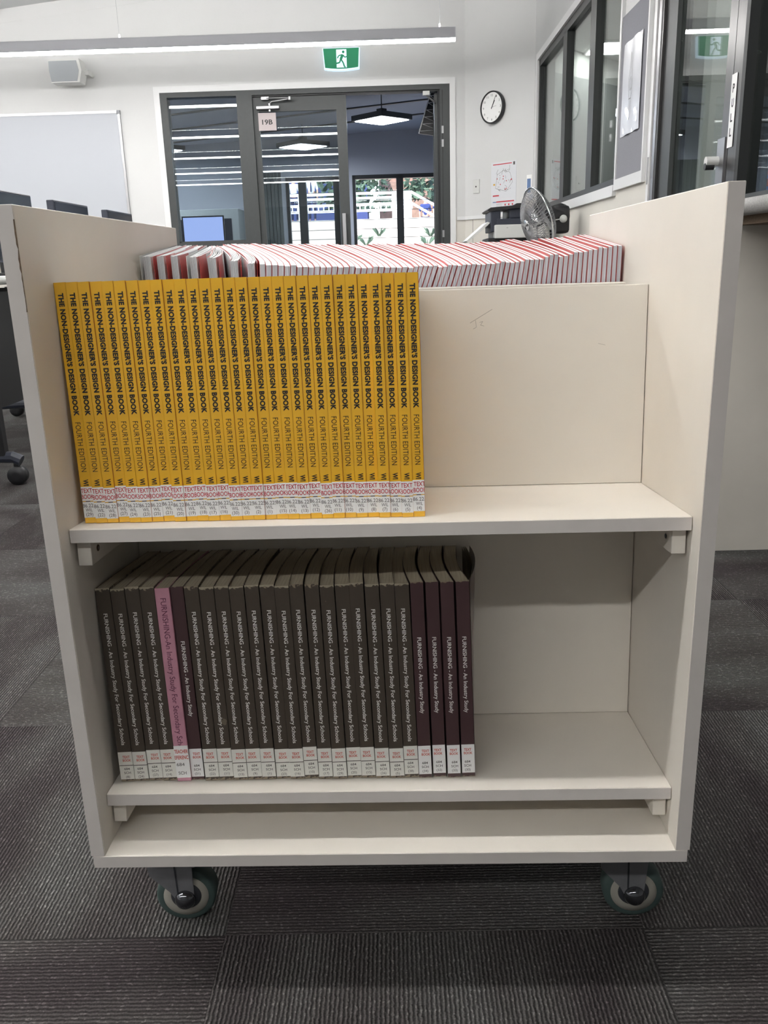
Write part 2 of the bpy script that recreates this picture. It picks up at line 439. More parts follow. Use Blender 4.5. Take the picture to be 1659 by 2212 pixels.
# right wall: sill wall and head above the window band, board strip, doorway, reception opening
WY0, WY1, WZ0, WZ1 = 4.085, 6.60, 1.125, 2.235
w = MB().use('white_wall')
w.box(XR, XR + .12, WY1, EY, 0, 3.8).box(XR + .04, XR + .16, EY, 7.16, 0, 3.8).box(XR, XR + .12, WY0, WY1, WZ1, 3.8).box(XR, XR + .12, 3.43, WY0, 1.10, 3.8)
w.box(XR, XR + .12, 1.95, 3.43, 2.35, 3.8)
w.use('dado').box(XR, XR + .12, WY0, WY1, 0, WZ0).box(XR, XR + .12, 3.43, WY0, 0, 1.10)
w.box(XR + .02, XR + .12, 2.36, 2.40, 0, .84)
struct(w, 'wall_right')
struct(MB().use('white_wall').box(2.0, 4.5, 1.45, 1.55, 0, 3.9), 'wall_return')
struct(MB().use('white_wall').box(4.4, 4.5, -6, 1.45, 0, 3.9), 'wall_reception')
struct(MB().use('white_wall').box(-5.7, -5.6, -6, YW, 0, 3.4), 'wall_left')
w = MB().use('white_wall').box(-5.6, 4.5, -6.1, -6, 2.1, 3.9).use('office_low').box(-5.6, 4.5, -6.1, -6, 0, 2.1)
struct(w, 'wall_rear')
w = MB().use('ceiling').prism([(-5.7, ceil_z(-5.7)), (4.5, ceil_z(4.5)), (4.5, ceil_z(4.5) + .1), (-5.7, ceil_z(-5.7) + .1)], 6.2, -7.4, Matrix(((1, 0, 0, 0), (0, 0, -1, 0), (0, 1, 0, 0), (0, 0, 0, 1))))
struct(w, 'ceiling')
# plaster bulkhead step and battens under the raked ceiling
Trk = TR((-3.24, 0, 2.925)) @ Matrix.Rotation(-math.atan(.1), 4, 'Y')
struct(MB().use('white_wall').box(-2.4, 3.95, YW - .003, YW, -.105, -.097, Trk), 'trim_1')
b = MB().use('ceil_light')
b.box(-.16, -.02, 2, YW, -.035, 0, Trk)
struct(b, 'trim_2')
# dado rail round back wall and corner wall
b = MB().use('white_trim').box(-5.6, DX0 - .06, YW - .014, YW, 1.112, 1.142).box(DX1 + .06, CX, YW - .014, YW, 1.112, 1.142).box(0, LC, -.014, 0, 1.112, 1.142, Tc)
struct(b, 'trim_3')
b = MB().use('white_trim').box(DX0 - .05, DX0, YW - .012, YW, 0, DZ + .05).box(DX1, DX1 + .05, YW - .012, YW, 0, DZ + .05).box(DX0, DX1, YW - .012, YW, DZ, DZ + .05)
struct(b, 'trim_4')

# ---- door set in the back wall: frame, sidelight, leaf 19B, open right half
d1 = struct_root('door_1', (-.7, YW, 0))
def D(x0, x1, y0, y1, z0, z1): return (x0 + .7, x1 + .7, y0 - YW, y1 - YW, z0, z1)
f = MB().use('frame')
y0, y1 = YW - .005, YW + .11
f.box(*D(DX0, -1.893, y0, y1, 0, DZ)).box(*D(.467 + .02, DX1, y0, y1, 0, DZ)).box(*D(-1.893, .487, y0, y1, 2.195, DZ))
f.box(*D(-1.286, -1.150, y0, y1, 0, 2.195)).box(*D(-1.893, -1.286, y0, y1, 0, .985)).box(*D(-1.893, -1.286, y0 + .03, y1 - .03, .985, 1.0))
f.use('frame_dark').box(*D(-1.150, .487, y0 + .02, y1 - .02, 2.182, 2.195)).box(*D(.47, .487, y0 + .02, y1, 0, 2.19)).box(*D(.505, .512, y0 - .001, y0, 0, 2.19))
f.build('door_frame', d1)
MB().use('glass_door').box(*D(-1.893, -1.286, YW + .03, YW + .034, 1.0, 2.195)).build('sidelight_pane', d1)
lf = MB().use('frame')
ly0, ly1 = YW + .028, YW + .072
lf.box(*D(-1.148, -1.10, ly0, ly1, .01, 2.18)).box(*D(-.419, -.332, ly0, ly1, .01, 2.18)).box(*D(-1.10, -.419, ly0, ly1, 2.065, 2.18)).box(*D(-1.10, -.419, ly0, ly1, .01, .22))
lfo = lf.build('door_leaf', d1)
MB().use('glass_door').box(*D(-1.10, -.419, YW + .046, YW + .052, .22, 2.065)).build('leaf_pane', lfo)
MB().use('alu').box(*D(-.40, -.37, ly0 - .05, ly0, .9, 1.2)).build('pull_handle', lfo)
# open second leaf folded back into the far room, hinged at the right jamb
TL = TR((.487 + .7, .09, 0)) @ Matrix.Rotation(R(88), 4, 'Z')
ol = MB().use('frame').box(0, .8, 0, .044, .01, .22, TL).box(0, .8, 0, .044, 2.065, 2.18, TL).box(0, .09, 0, .044, .22, 2.065, TL).box(.71, .8, 0, .044, .22, 2.065, TL)
olo = ol.build('open_door_leaf', d1)
MB().use('glass_door').box(.09, .71, .02, .026, .22, 2.065, TL).build('open_leaf_pane', olo)
for z in (1.87, 1.76, 1.0):
    MB().use('alu').box(*D(.500, .518, y0 - .006, y0, z - .03, z + .03)).build('hinge', d1)
MB().use('white_plastic').box(*D(.34, .40, y0 + .0, y0 + .03, 2.15, 2.185), bev=.004).use('alu').cyl(D(.37, 0, y0 + .02, 0, 2.15, 0)[0:1] + (y0 + .02 - YW, 2.15), (.45 + .7, y0 + .06 - YW, 2.10), .008).build('stay_arm', d1)
c = MB().use('alu')
cb = D(-1.115, -.915, ly0 - .05, ly0, 2.078, 2.105)
c.box(*cb, bev=.005)
c.cyl((-1.0 + .7, ly0 - .025 - YW, 2.105), (-1.0 + .7, ly0 - .025 - YW, 2.125), .012)
c.tube([(-1.0 + .7, ly0 - .025 - YW, 2.122), (-.98 + .7, ly0 - .03 - YW, 2.138), (-.815 + .7, ly0 - .08 - YW, 2.150)], .005)
c.tube([(-.815 + .7, ly0 - .08 - YW, 2.157), (-.98 + .7, ly0 - .05 - YW, 2.163), (-1.04 + .7, ly0 - .03 - YW, 2.165)], .006)
c.cyl((-.815 + .7, ly0 - .08 - YW, 2.14), (-.815 + .7, ly0 - .08 - YW, 2.165), .014)
c.box(*D(-1.07, -1.0, ly0 - .04, ly0 - .0, 2.152, 2.18), bev=.004)
c.cyl((-1.0 + .7, ly0 - .03 - YW, 2.075), (-1.0 + .7, ly0 - .03 - YW, 2.06), .012)
c.build('door_closer', lfo)

sg = thing('room_sign', 'pale pink square door sign reading 19B on the glass door leaf', 'sign', (-1.03, ly0 - .004, 1.91))
MB().use('sign_pink').box(-.078, .078, 0, .004, 0, .145, bev=.001).use('black_ink').text('19B', 0, .070, .092, .040, lambda x, y: (x, -.0008, y), bold=.02).build('sign_plate', sg)

# ---- windows in the right wall (window_1) with board strip next to it
wn = struct_root('window_1', (XR, 5.3, WZ0))
f = MB().use('frame_win')
yo, zo = 5.3, WZ0
f.box(-.004, .045, WY1 - .045 - yo, WY1 - yo, 0, WZ1 - zo).box(-.004, .045, WY0 - yo, WY1 - yo, WZ1 - .05 - zo, WZ1 - zo).box(-.004, .045, WY0 - yo, WY1 - yo, 0, .035)
f.box(-.004, .045, 5.50 - yo, 5.63 - yo, .03, WZ1 - .03 - zo).box(-.004, .045, 4.66 - yo, 4.80 - yo, .03, WZ1 - .03 - zo)
f.build('window_frame', wn)
for a, b_ in ((WY0, 4.66), (4.80, 5.50), (5.63, WY1 - .045)):
    MB().use('glass_win').box(.024, .030, a - yo, b_ - yo, .035, WZ1 - .05 - zo).build('pane', wn)
f = MB().use('white_trim').box(-.02, 0, WY0 - .02 - yo, WY1 + .05 - yo, -.055, 0).box(-.02, 0, WY1 - yo, WY1 + .05 - yo, 0, WZ1 + .05 - zo).box(-.02, 0, WY0 - yo, WY1 - yo, WZ1 - zo, WZ1 + .05 - zo)
f.build('window_trim', wn)

# grey felt board in white frame
pb = thing('pin_board', 'grey felt notice board strip in white frame between window and glass door', 'notice board', (XR, 3.78, 1.10))
MB().use('fabric_board').box(-.012, 0, -.235, .245, .045, .80).build('felt', pb)
MB().use('white_trim').box(-.018, 0, -.25, .27, -.005, .047).box(-.018, 0, .243, .27, .047, 1.3).box(-.018, 0, -.25, -.233, .047, 1.3).build('board_frame', pb)
dr = thing('drawing_sheet', 'pencil drawing of a pointed ornament in glossy plastic sleeve on the felt board', 'poster', (XR - .0135, 3.79, 1.34))
q = MB().use('sleeve')
N_ = 12
vs = []; fs = []
for i in range(N_ + 1):
    for j in range(N_ + 1):
        yy = -.165 + .33 * i / N_; zz = .42 * j / N_
        vs.append((-.004 - .003 * math.sin(yy * 40 + zz * 9) * (abs(j / N_ - .5) * 2) ** 2, yy, zz))
for i in range(N_):
    for j in range(N_):
        a = i * (N_ + 1) + j; fs.append((a, a + 1, a + N_ + 2, a + N_ + 1))
q.sm = True; q.add(vs, fs)
q.use('grey_ink')
def dfn(x, y): return (-.0085, x, y)
def stroke(mb, pts, w, fn):
    for (x0, y0_), (x1, y1_) in zip(pts[:-1], pts[1:]):
        dx, dy = x1 - x0, y1_ - y0_; l = math.hypot(dx, dy) or 1e-9; nx, ny = -dy / l * w / 2, dx / l * w / 2
        mb.quad(fn(x0 + nx, y0_ + ny), fn(x1 + nx, y1_ + ny), fn(x1 - nx, y1_ - ny), fn(x0 - nx, y0_ - ny))
for s in (-1, 1):
    stroke(q, [(0, .36), (s * .012, .30), (s * .028, .255), (s * .034, .22), (s * .028, .18), (s * .012, .15), (s * .01, .10), (0, .06)], .0035, dfn)
stroke(q, [(-.012, .25), (.008, .235), (.012, .21), (0, .19), (-.012, .20)], .003, dfn)
stroke(q, [(-.02, .24), (-.02, .19)], .003, dfn); stroke(q, [(-.02, .155), (.02, .155)], .003, dfn)
q.build('sheet', dr)

# ---- glazed reception door (door_2) and the window beyond it (window_2)
d2 = struct_root('door_2', (XR, 2.9, 0))
o_ = 2.9
f = MB().use('white_trim').box(-.02, .12, 3.405 - o_, 3.44 - o_, 0, 2.35)
f.use('dark_alu').box(-.012, .10, 3.33 - o_, 3.405 - o_, 0, 2.35).box(-.012, .10, 2.40 - o_, 3.33 - o_, 2.30, 2.35)
f.use('alu').box(-.016, -.012, 3.35 - o_, 3.385 - o_, 0, 2.33)
f.use('frame_dark').box(0, .10, 3.30 - o_, 3.33 - o_, 0, 2.3)
f.build('door_frame', d2)
lf = MB().use('frame').box(.0, .045, 3.18 - o_, 3.30 - o_, .01, 2.29).box(0, .045, 2.585 - o_, 3.18 - o_, 2.2, 2.29).box(0, .045, 2.585 - o_, 3.18 - o_, .01, .2)
lf.use('dark_alu').box(0, .045, 2.515 - o_, 2.585 - o_, .01, 2.29)
lfo = lf.build('door_leaf', d2)
MB().use('glass_win').box(.018, .024, 2.585 - o_, 3.18 - o_, .2, 2.2).build('leaf_pane', lfo)
MB().use('alu').box(-.006, 0, 2.53 - o_, 2.60 - o_, .95, 1.16).use('white_plastic').cyl((-.05, 2.585 - o_, 1.085), (0, 2.585 - o_, 1.085), .017).use('black').cyl((-.052, 2.585 - o_, 1.068), (-.02, 2.585 - o_, 1.068), .012).build('lock_plate', lfo)
MB().use('dark_alu').box(-.002, .10, 2.425 - o_, 2.505 - o_, 0, 2.3).use('frame_dark').box(-.004, .10, 2.395 - o_, 2.425 - o_, 0, 2.3).build('jamb', d2)
MB().use('alu').cyl((-.018, 3.42 - o_, 1.075), (-.018, 3.42 - o_, 1.19), .008).box(-.014, -.008, 3.385 - o_, 3.45 - o_, 1.075, 1.19).build('hinge', d2)
pl = thing('pull_label', 'white vertical sticker reading PULL on the glass door jamb', 'sign', (XR - .004, 2.487, 1.12))
q = MB().use('white_label').box(-.0006, 0, -.024, .024, 0, .235).use('black_ink')
for k, ch in enumerate('PULL'): q.text(ch, 0, .19 - .047 * k, .018, .028, lambda x, y: (-.0012, -x, y), bold=.03)
q.build('sticker', pl)
w2 = struct_root('window_2', (XR, 1.95, .84))
MB().use('frame').box(0, .09, -.5, .445, .075, .115).box(0, .09, -.5, .445, 0, .075).box(0, .09, -.5, .445, 1.46, 1.51).box(0, .09, -.5, -.45, .115, 1.46).build('window_frame', w2)
MB().use('glass_win').box(.03, .036, -.45, .445, .115, 1.46).build('pane', w2)
fo = thing('folder_stack', 'stack of orange and blue card folders on a low cabinet behind the glass', 'folders', (1.43, 2.72, .9005))
zz = 0
for k, (c_, t) in enumerate((('orange', .03), ('blue_card', .02), ('orange', .03), ('blue_card', .018), ('orange', .026), ('blue_card', .014), ('orange', .024))):
    MB().use(c_).box(-.06 + .004 * (k % 2), .06, -.10, .10, zz, zz + t - .001, bev=.001).build('folder', fo); zz += t


sb = thing('storage_cabinet', 'low grey storage cabinet behind the reception glass', 'cabinet', (1.56, 2.76, 0))
MB().use('grey_plastic').box(-.20, .20, -.25, .25, .0, .90, bev=.004).build('carcass', sb)
MB().use('office_low').box(-.19, .19, -.256, -.25, .06, .87, bev=.002).build('door', sb)
# ---- office behind the right wall
OC = Matrix.Rotation(R(45), 4, 'Z')
T45 = TR((1.34, 7.05, 0)) @ OC
w = MB().use('office_wall').box(0, 4.0, 0, .1, 2.25, 2.45, T45).use('office_low').box(0, 4.0, 0, .1, 0, 2.25, T45)
struct(w, 'wall_office')
struct(MB().use('office_wall').box(4.3, 4.4, 1.55, 10.3, 0, 2.45).box(4.1, 4.4, 9.7, 10.3, 0, 2.45), 'wall_office_side')
struct(MB().use('office_wall').box(XR + .12, 4.4, 1.55, 10.2, 2.45, 2.53), 'ceiling_office')
oc = struct_root('door_3', (2.35, 8.06, 0))
Td = OC
MB().use('office_door').box(-.05, .85, -.03, 0, 0, 2.1, Td).use('grey_plastic').box(-.11, -.05, -.04, 0, 0, 2.16, Td).box(.85, .91, -.04, 0, 0, 2.16, Td).box(-.05, .85, -.04, 0, 2.1, 2.16, Td).build('door_leaf', oc)
wp = thing('office_post', 'pale square column standing inside office behind the glass door', 'column', (1.66, 3.95, 0))
MB().use('office_wall').box(-.04, .04, -.06, .06, 0, 2.45).build('column_shaft', wp)
for k, (x, y, z, s, lb) in enumerate(((1.95, 7.22, 2.44, .2, 'square white ceiling light panel seen through the third window pane'), (3.2, 5.2, 2.44, .3, 'ceiling light panel in the middle of the office'), (2.6, 3.0, 2.44, .3, 'ceiling light panel in office behind glass door'))):
    t = thing('office_light_panel', lb, 'ceiling light', (x, y, z), group='office ceiling panels')
    MB().use('white_trim').box(-s - .02, s + .02, -s - .02, s + .02, -.01, .02).build('panel_frame', t)
    MB().use('panel_warm').box(-s, s, -s, s, -.016, -.01).build('diffuser', t)

# ------------------------------------------------------------------ far room through the door
struct(MB().use('next_wall').box(-4.1, -4.0, YW + .12, 12.5, 0, 3.4), 'wall_far_left')
struct(MB().use('next_wall').box(1.0, 1.1, YW + .12, 12.5, 0, 3.4), 'wall_far_right')
w = MB().use('next_wall')
A0, A1, B0, B1, HZ = -1.47, -.70, -.50, .78, 1.985
w.box(-4, 1.0, 12.5, 12.6, HZ, 3.4).box(-4, A0, 12.5, 12.6, 0, HZ).box(A1, B0, 12.5, 12.6, 0, HZ).box(B1, 1.0, 12.5, 12.6, 0, HZ).box(A0, A1, 12.5, 12.6, 0, .25).box(B0, B1, 12.5, 12.6, 0, .25)
struct(w, 'wall_far')
w = MB().use('next_ceil').prism([(-4.1, 2.42), (1.1, 2.60), (1.1, 2.7), (-4.1, 2.52)], -12.6, -(YW + .12), Matrix(((1, 0, 0, 0), (0, 0, -1, 0), (0, 1, 0, 0), (0, 0, 0, 1))))
w.use('frame')
for yy in (8.0, 9.0, 10.0, 11.0):
    za, zb_ = 2.42, 2.595
    w.add([(-4, yy + 1.4, za - .012), (1, yy, zb_ - .012), (1, yy + .05, zb_ - .012), (-4, yy + 1.45, za - .012), (-4, yy + 1.4, za + .02), (1, yy, zb_ + .02), (1, yy + .05, zb_ + .02), (-4, yy + 1.45, za + .02)],
        [(0, 1, 2, 3), (4, 7, 6, 5), (0, 4, 5, 1), (2, 6, 7, 3), (0, 3, 7, 4), (1, 5, 6, 2)])
struct(w, 'ceiling_far')
for n_, (a, b_, mulls, l0) in enumerate(((A0, A1, ((-1.291, -1.176), (-.78, -.70)), .25), (B0, B1, ((.138, .239),), .25))):
    wn = struct_root('window_%d' % (n_ + 3), ((a + b_) / 2, 12.5, l0))
    cx = (a + b_) / 2
    f = MB().use('frame_dark').box(a - cx, b_ - cx, -.02, .08, HZ - .055 - l0, HZ - l0).box(a - cx, a + .045 - cx, -.02, .08, 0, HZ - l0).box(b_ - .05 - cx, b_ - cx, -.02, .08, 0, HZ - l0).box(a - cx, b_ - cx, -.02, .08, 0, .04)
    for m0, m1 in mulls: f.box(m0 - cx, m1 - cx, -.02, .08, 0, HZ - l0)
    f.build('window_frame', wn)
    g = MB().use('glass_clear')
    for k in range(13):
        z = .09 + k * .129
        if z + .12 > HZ - l0: break
        g.box(a + .05 - cx, b_ - .05 - cx, .028, .034, z, z + .128, Matrix.Translation((0, 0, 0)))
        g.use('frame').box(a + .05 - cx, b_ - .05 - cx, .02, .03, z - .003, z + .0035).use('glass_clear')
    g.build('louvre_blades', wn)
for (x, y, z, s, lb) in ((-.033, 9.6, 2.28, .21, 'square LED pendant panel hanging above the open doorway view'), (-1.09, 11.4, 2.255, .22, 'square LED pendant panel seen through the 19B door glass'), (-3.0, 9.4, 2.26, .22, 'added unseen LED panel brightening the left side of the far room'), (-3.0, 11.4, 2.26, .22, 'added unseen LED panel brightening the far left corner of the far room')):  # last two panels are added out of view to brighten the far room
    t = thing('led_pendant', lb, 'ceiling light', (x, y, z), group='square pendants in the far room', rot=(0, 0, R(45)))
    MB().use('frame').box(-s - .03, s + .03, -s - .03, s + .03, 0, .055).build('housing', t)
    MB().use('panel').box(-s, s, -s, s, -.006, 0).build('diffuser', t)
    MB().use('frame').cyl((0, 0, .055), (0, 0, 2.425 + .0346 * (x + 4.1) - z), .006).box(-.04, .04, -.04, .04, .055, .12).build('hanger', t)
ct = thing('cable_ladder', 'black hanging panel edged with white zigzag truss near the right door jamb', 'cable tray', (.33, 8.30, 1.93))
q = MB().use('black').prism([(0, .03), (.19, 0), (.19, .42), (.13, .42)], 0, .03, Matrix(((1, 0, 0, 0), (0, 0, -1, 0), (0, 1, 0, 0), (0, 0, 0, 1))))
q.use('white_trim').cyl((0, -.035, .03), (.13, -.035, .42), .006, seg=8)
for k in range(6):
    z = .05 + .062 * k; x0_ = z / 3.1
    q.tube([(x0_, -.036, z), (.185, -.036, z + .005), (x0_ + .02, -.036, z + .062)], .0028, 6)
q.cyl((.16, 0, .42), (.16, 0, .65), .006, seg=8)
q.build('ladder_body', ct)
cu = thing('vertical_blind', 'dark grey green vertical blind drawn beside the far window', 'blind', (-1.75, 12.44, .1))
q = MB().use('curtain')
for k in range(9):
    q.box(-.24 + k * .052, -.24 + k * .052 + .046, -.02 - .012 * (k % 2), .0 - .012 * (k % 2), 0, 1.95, bev=.003)
q.build('blind_slats', cu)
# lit monitor on a desk in the far room, seen through the sidelight
dk = thing('far_desk', 'grey desk against the left side of the far room', 'desk', (-2.25, 9.6, 0))
MB().use('grey_plastic').box(-.8, .8, -.35, .35, .70, .73, bev=.004).build('desk_top', dk)
for sx in (-.72, .72): MB().use('black').box(sx - .03, sx + .03, -.3, .3, 0, .70).build('leg', dk)
mo = thing('lit_monitor', 'bright blue lit computer screen visible through the left sidelight', 'monitor', (-2.1, 9.5, .73))
MB().use('black').box(-.24, .24, 0, .03, .31, .60, bev=.004).build('screen_housing', mo)
MB().use('monitor_lit').box(-.225, .225, -.002, 0, .325, .585).build('screen', mo)
MB().use('black').cyl((0, .05, 0), (0, .05, .45), .018).box(-.11, .11, -.06, .12, 0, .012).build('stand', mo)
cbd = thing('stand_in_cupboard', 'grey cupboard with dark glazed doors, stand-in for reflections in the sidelight', 'cupboard', (-2.7, 12.2, 0))  # invented cupboard in place of the room's reflections in the sidelight
MB().use('office_low').box(-.6, .6, -.25, .25, 0, 1.55, bev=.006).build('carcass', cbd)
for sx in (-.3, .3): MB().use('screen_off').box(sx - .2, sx + .2, -.256, -.25, .75, 1.42, bev=.002).build('glazed_door', cbd)

# ------------------------------------------------------------------ outdoors
g = MB().use('concrete').box(-14, 12, 12.6, 15, -.05, 0)
g.use('sand').add([(-14, 15, 0), (12, 15, 0), (12, 33.6, 2.3), (-14, 33.6, 2.3)], [(0, 1, 2, 3)])
g.use('concrete').box(-14, 12, 33.6, 40, 2.2, 2.35)
o = struct(g, 'ground')
rl = thing('white_railing', 'white painted deck railing with balusters above the sandy bank', 'railing', (-1.5, 34, 2.35))
q = MB().use('outdoor_paint')
def bar(p, q_, t=.05): q.tube([p, q_], t, 6)
for z in (.95, .78, .55, .33): q.box(-7, 2.4, -.03, .03, z - .045, z + .045)
q.build('rails', rl)
q = MB().use('outdoor_paint')
for k in range(48): q.box(-7 + k * .2, -6.96 + k * .2, -.02, .02, .33, .55)
q.build('balusters', rl, kind='stuff')
for x in (-5.9, -3.9, -1.9, .1, 2.35): MB().use('outdoor_paint').box(x - .05, x + .05, -.05, .05, 0, .98).build('post', rl)
MB().use('outdoor_paint').box(1.65, 2.4, -.12, -.04, -.5, .97).build('panel', rl)
q = MB().use('outdoor_paint')
for dz in (0, -.4): q.add([(2.4, -.05, .90 + dz), (2.4, .05, .90 + dz), (3.9, .05, .05 + dz), (3.9, -.05, .05 + dz), (2.4, -.05, 1.0 + dz), (2.4, .05, 1.0 + dz), (3.9, .05, .15 + dz), (3.9, -.05, .15 + dz)], [(0, 1, 2, 3), (4, 7, 6, 5), (0, 4, 5, 1), (2, 6, 7, 3), (0, 3, 7, 4), (1, 5, 6, 2)])
q.build('stair_rail', rl)

def figure(name, loc, label, shirt, hair, tie=False, face=1, h=1.72, arm=0.):
    """one continuous skinned body with clothing and hair as children"""
    r = thing(name, label, 'person', loc, rot=(0, 0, R(0 if face > 0 else 180)))
    s = h / 1.72
    J = [((0, 0, .94), .13), ((0, 0, 1.12), .12), ((0, 0, 1.34), .15), ((0, 0, 1.46), .07), ((0, -.01, 1.55), .062), ((0, -.02, 1.62), .085), ((0, -.015, 1.70), .075)]
    E_ = [(0, 1), (1, 2), (2, 3), (3, 4), (4, 5), (5, 6)]
    for sx in (-1, 1):
        b0 = len(J)
        J += [((sx * .17, 0, 1.41), .06), ((sx * .235, .02, 1.15), .045), ((sx * (.23 - arm), -.08 - arm * .3, .93), .034), ((sx * (.22 - arm), -.10 - arm * .3, .84), .03)]
        E_ += [(2, b0), (b0, b0 + 1), (b0 + 1, b0 + 2), (b0 + 2, b0 + 3)]
        b1 = len(J)
        J += [((sx * .09, 0, .88), .09), ((sx * .10, -.01, .48), .06), ((sx * .10, .02, .08), .042), ((sx * .11, -.13, .035), .035)]
        E_ += [(0, b1), (b1, b1 + 1), (b1 + 1, b1 + 2), (b1 + 2, b1 + 3)]
    def skin(nm, J, E_, m, grow=0., sub=1):
        me = bpy.data.meshes.new(nm); me.from_pydata([(p[0] * s, p[1] * s, p[2] * s) for p, _ in J], E_, [])
        o = bpy.data.objects.new(nm, me); COL.objects.link(o); o.parent = r
        md = o.modifiers.new('skin', 'SKIN')
        for i, (_, rad) in enumerate(J): me.skin_vertices[0].data[i].radius = ((rad + grow) * s, (rad * .8 + grow) * s) if me.skin_vertices else (rad, rad)
        me.skin_vertices[0].data[0].use_root = True
        md2 = o.modifiers.new('sub', 'SUBSURF'); md2.levels = 1; md2.render_levels = sub
        me.materials.append(M[m]); return o
    def mk(nm, J, E_, m, grow=0.):
        me = bpy.data.meshes.new(nm + '_base'); me.from_pydata([(p[0] * s, p[1] * s, p[2] * s) for p, _ in J], E_, [])
        o = bpy.data.objects.new(nm, me); COL.objects.link(o); o.parent = r
        o.modifiers.new('skin', 'SKIN')
        if not me.skin_vertices: me.attributes.get('skin')
        for i, (_, rad) in enumerate(J): me.skin_vertices[0].data[i].radius = ((rad + grow) * s, (rad + grow) * .85 * s)
        me.skin_vertices[0].data[0].use_root = True
        o.modifiers.new('sub', 'SUBSURF').levels = 1
        me.materials.append(M[m]); return o
    mk('body', J, E_, 'skin')
    T_ = [J[0], J[1], J[2], J[3], J[7], J[8], J[15], J[16]]
    mk('shirt', T_, [(0, 1), (1, 2), (2, 3), (2, 4), (4, 5), (2, 6), (6, 7)], shirt, .014)
    L_ = [J[0]] + J[11:14] + J[19:22]
    mk('trousers', L_, [(0, 1), (1, 2), (2, 3), (0, 4), (4, 5), (5, 6)], 'trousers', .014)
    q = MB().use(hair, True); q.lathe([(0, -.04), (.06, -.05), (.098, -.01), (.095, .05), (.06, .085), (0, .098)], TR((0, .012 * s, 1.675 * s)), 14)
    q.build('hair', r)
    if tie: MB().use('trousers').prism([(-.02, 1.44), (.02, 1.44), (.035, 1.1), (0, 1.05), (-.035, 1.1)], .165, .175, Matrix(((1, 0, 0, 0), (0, 0, -1, 0), (0, 1, 0, 0), (0, 0, 0, 1)))).build('tie', r)
    return r
figure('person', (-2.95, 34.35, 2.35), 'person in white short sleeved shirt and dark tie leaning at the white railing', 'shirt_white', 'hair_brown', tie=True)
figure('person', (-3.66, 34.6, 2.35), 'person in white shirt turned away, left of the person with tie', 'shirt_white', 'hair_brown', face=-1, h=1.66)
figure('person', (1.47, 35.2, 1.55), 'brown haired person in navy shirt behind the stair handrail', 'shirt_navy', 'hair_brown', h=1.62)
figure('person', (2.02, 35.0, 1.6), 'fair haired person in navy shirt at right edge beside the stair', 'shirt_navy', 'hair_fair', h=1.68)
# trees and buildings behind the deck
def tree(x, y, z, hgt, sp, lb, seed):
    t = thing('leafy_tree', lb, 'tree', (x, y, z), group='trees beyond the deck')
    MB().use('bark').tube([(0, 0, -z), (.05, 0, hgt * .3), (-.05, .1, hgt * .6)], [.16, .12, .05], 8).build('trunk', t)
    rnd = random.Random(seed); q = MB().use('leaf')
    for k in range(900):
        a = rnd.random() * 6.283; rr = sp * rnd.random() ** .5; c = Vector((rr * math.cos(a), rr * math.sin(a), hgt * (.45 + .55 * rnd.random() * (1 - .35 * (rr / sp) ** 2))))
        u = Vector((rnd.gauss(0, 1), rnd.gauss(0, 1), rnd.gauss(0, 1))).normalized() * .2; v = u.orthogonal().normalized() * .12
        q.quad(c - u, c - v, c + u, c + v)
    q.build('foliage', t)
tree(-1.6, 42, 0, 7, 1.8, 'dense green tree behind the middle of the deck', 1)
tree(6.9, 43, 0, 7.5, 1.9, 'dense green tree behind the stair at right', 2)
tree(-7.5, 44, 0, 6.5, 2.3, 'dense green tree behind the deck at far left', 3)
tree(2.4, 42.5, 0, 8, 1.85, 'taller green tree between the other two on the right', 4)
bd = thing('blue_building', 'dark blue building wall standing behind the deck', 'building', (-4.5, 47, 0))
MB().use('blue_build').box(-5, 3.4, 0, 4, 0, 7.5).build('wall', bd)
MB().use('grey_plastic').box(-5.3, 3.7, -.4, 4.2, 7.5, 7.7).build('roof', bd)
bd = thing('brick_building', 'brown brick building wall behind trees on the right', 'building', (4.5, 50, 0))
MB().use('brick').box(-5, 9, 0, 4, 0, 8).build('wall', bd)
MB().use('grey_plastic').box(-5.3, 9.3, -.4, 4.2, 8, 8.2).build('roof', bd)
for k, (x, y) in enumerate(((-1.0, 26), (-.3, 27.5), (-.65, 25), (1.3, 27), (1.1, 24.5))):
    t = thing('grass_tuft', 'small green grass tuft %s on sandy bank' % ('left of the middle', 'highest, near the window mullion', 'lowest of the left three', 'highest on the right side', 'lowest on the right side')[k], 'plant', (x, y, (y - 15) / 18.6 * 2.3), group='grass tufts on the bank')
    q = MB().use('leaf')
    for j in range(26):
        a = random.random() * 6.28; l = .16 + .12 * random.random(); dx, dy = math.cos(a) * .18, math.sin(a) * .18
        q.add([(dx * .15 - .012, dy * .15, 0), (dx * .15 + .012, dy * .15, 0), (dx * .7, dy * .7, l * .8), (dx * 1.3, dy * 1.3, l)], [(0, 1, 2), (0, 2, 3)])
    q.build('blades', t)

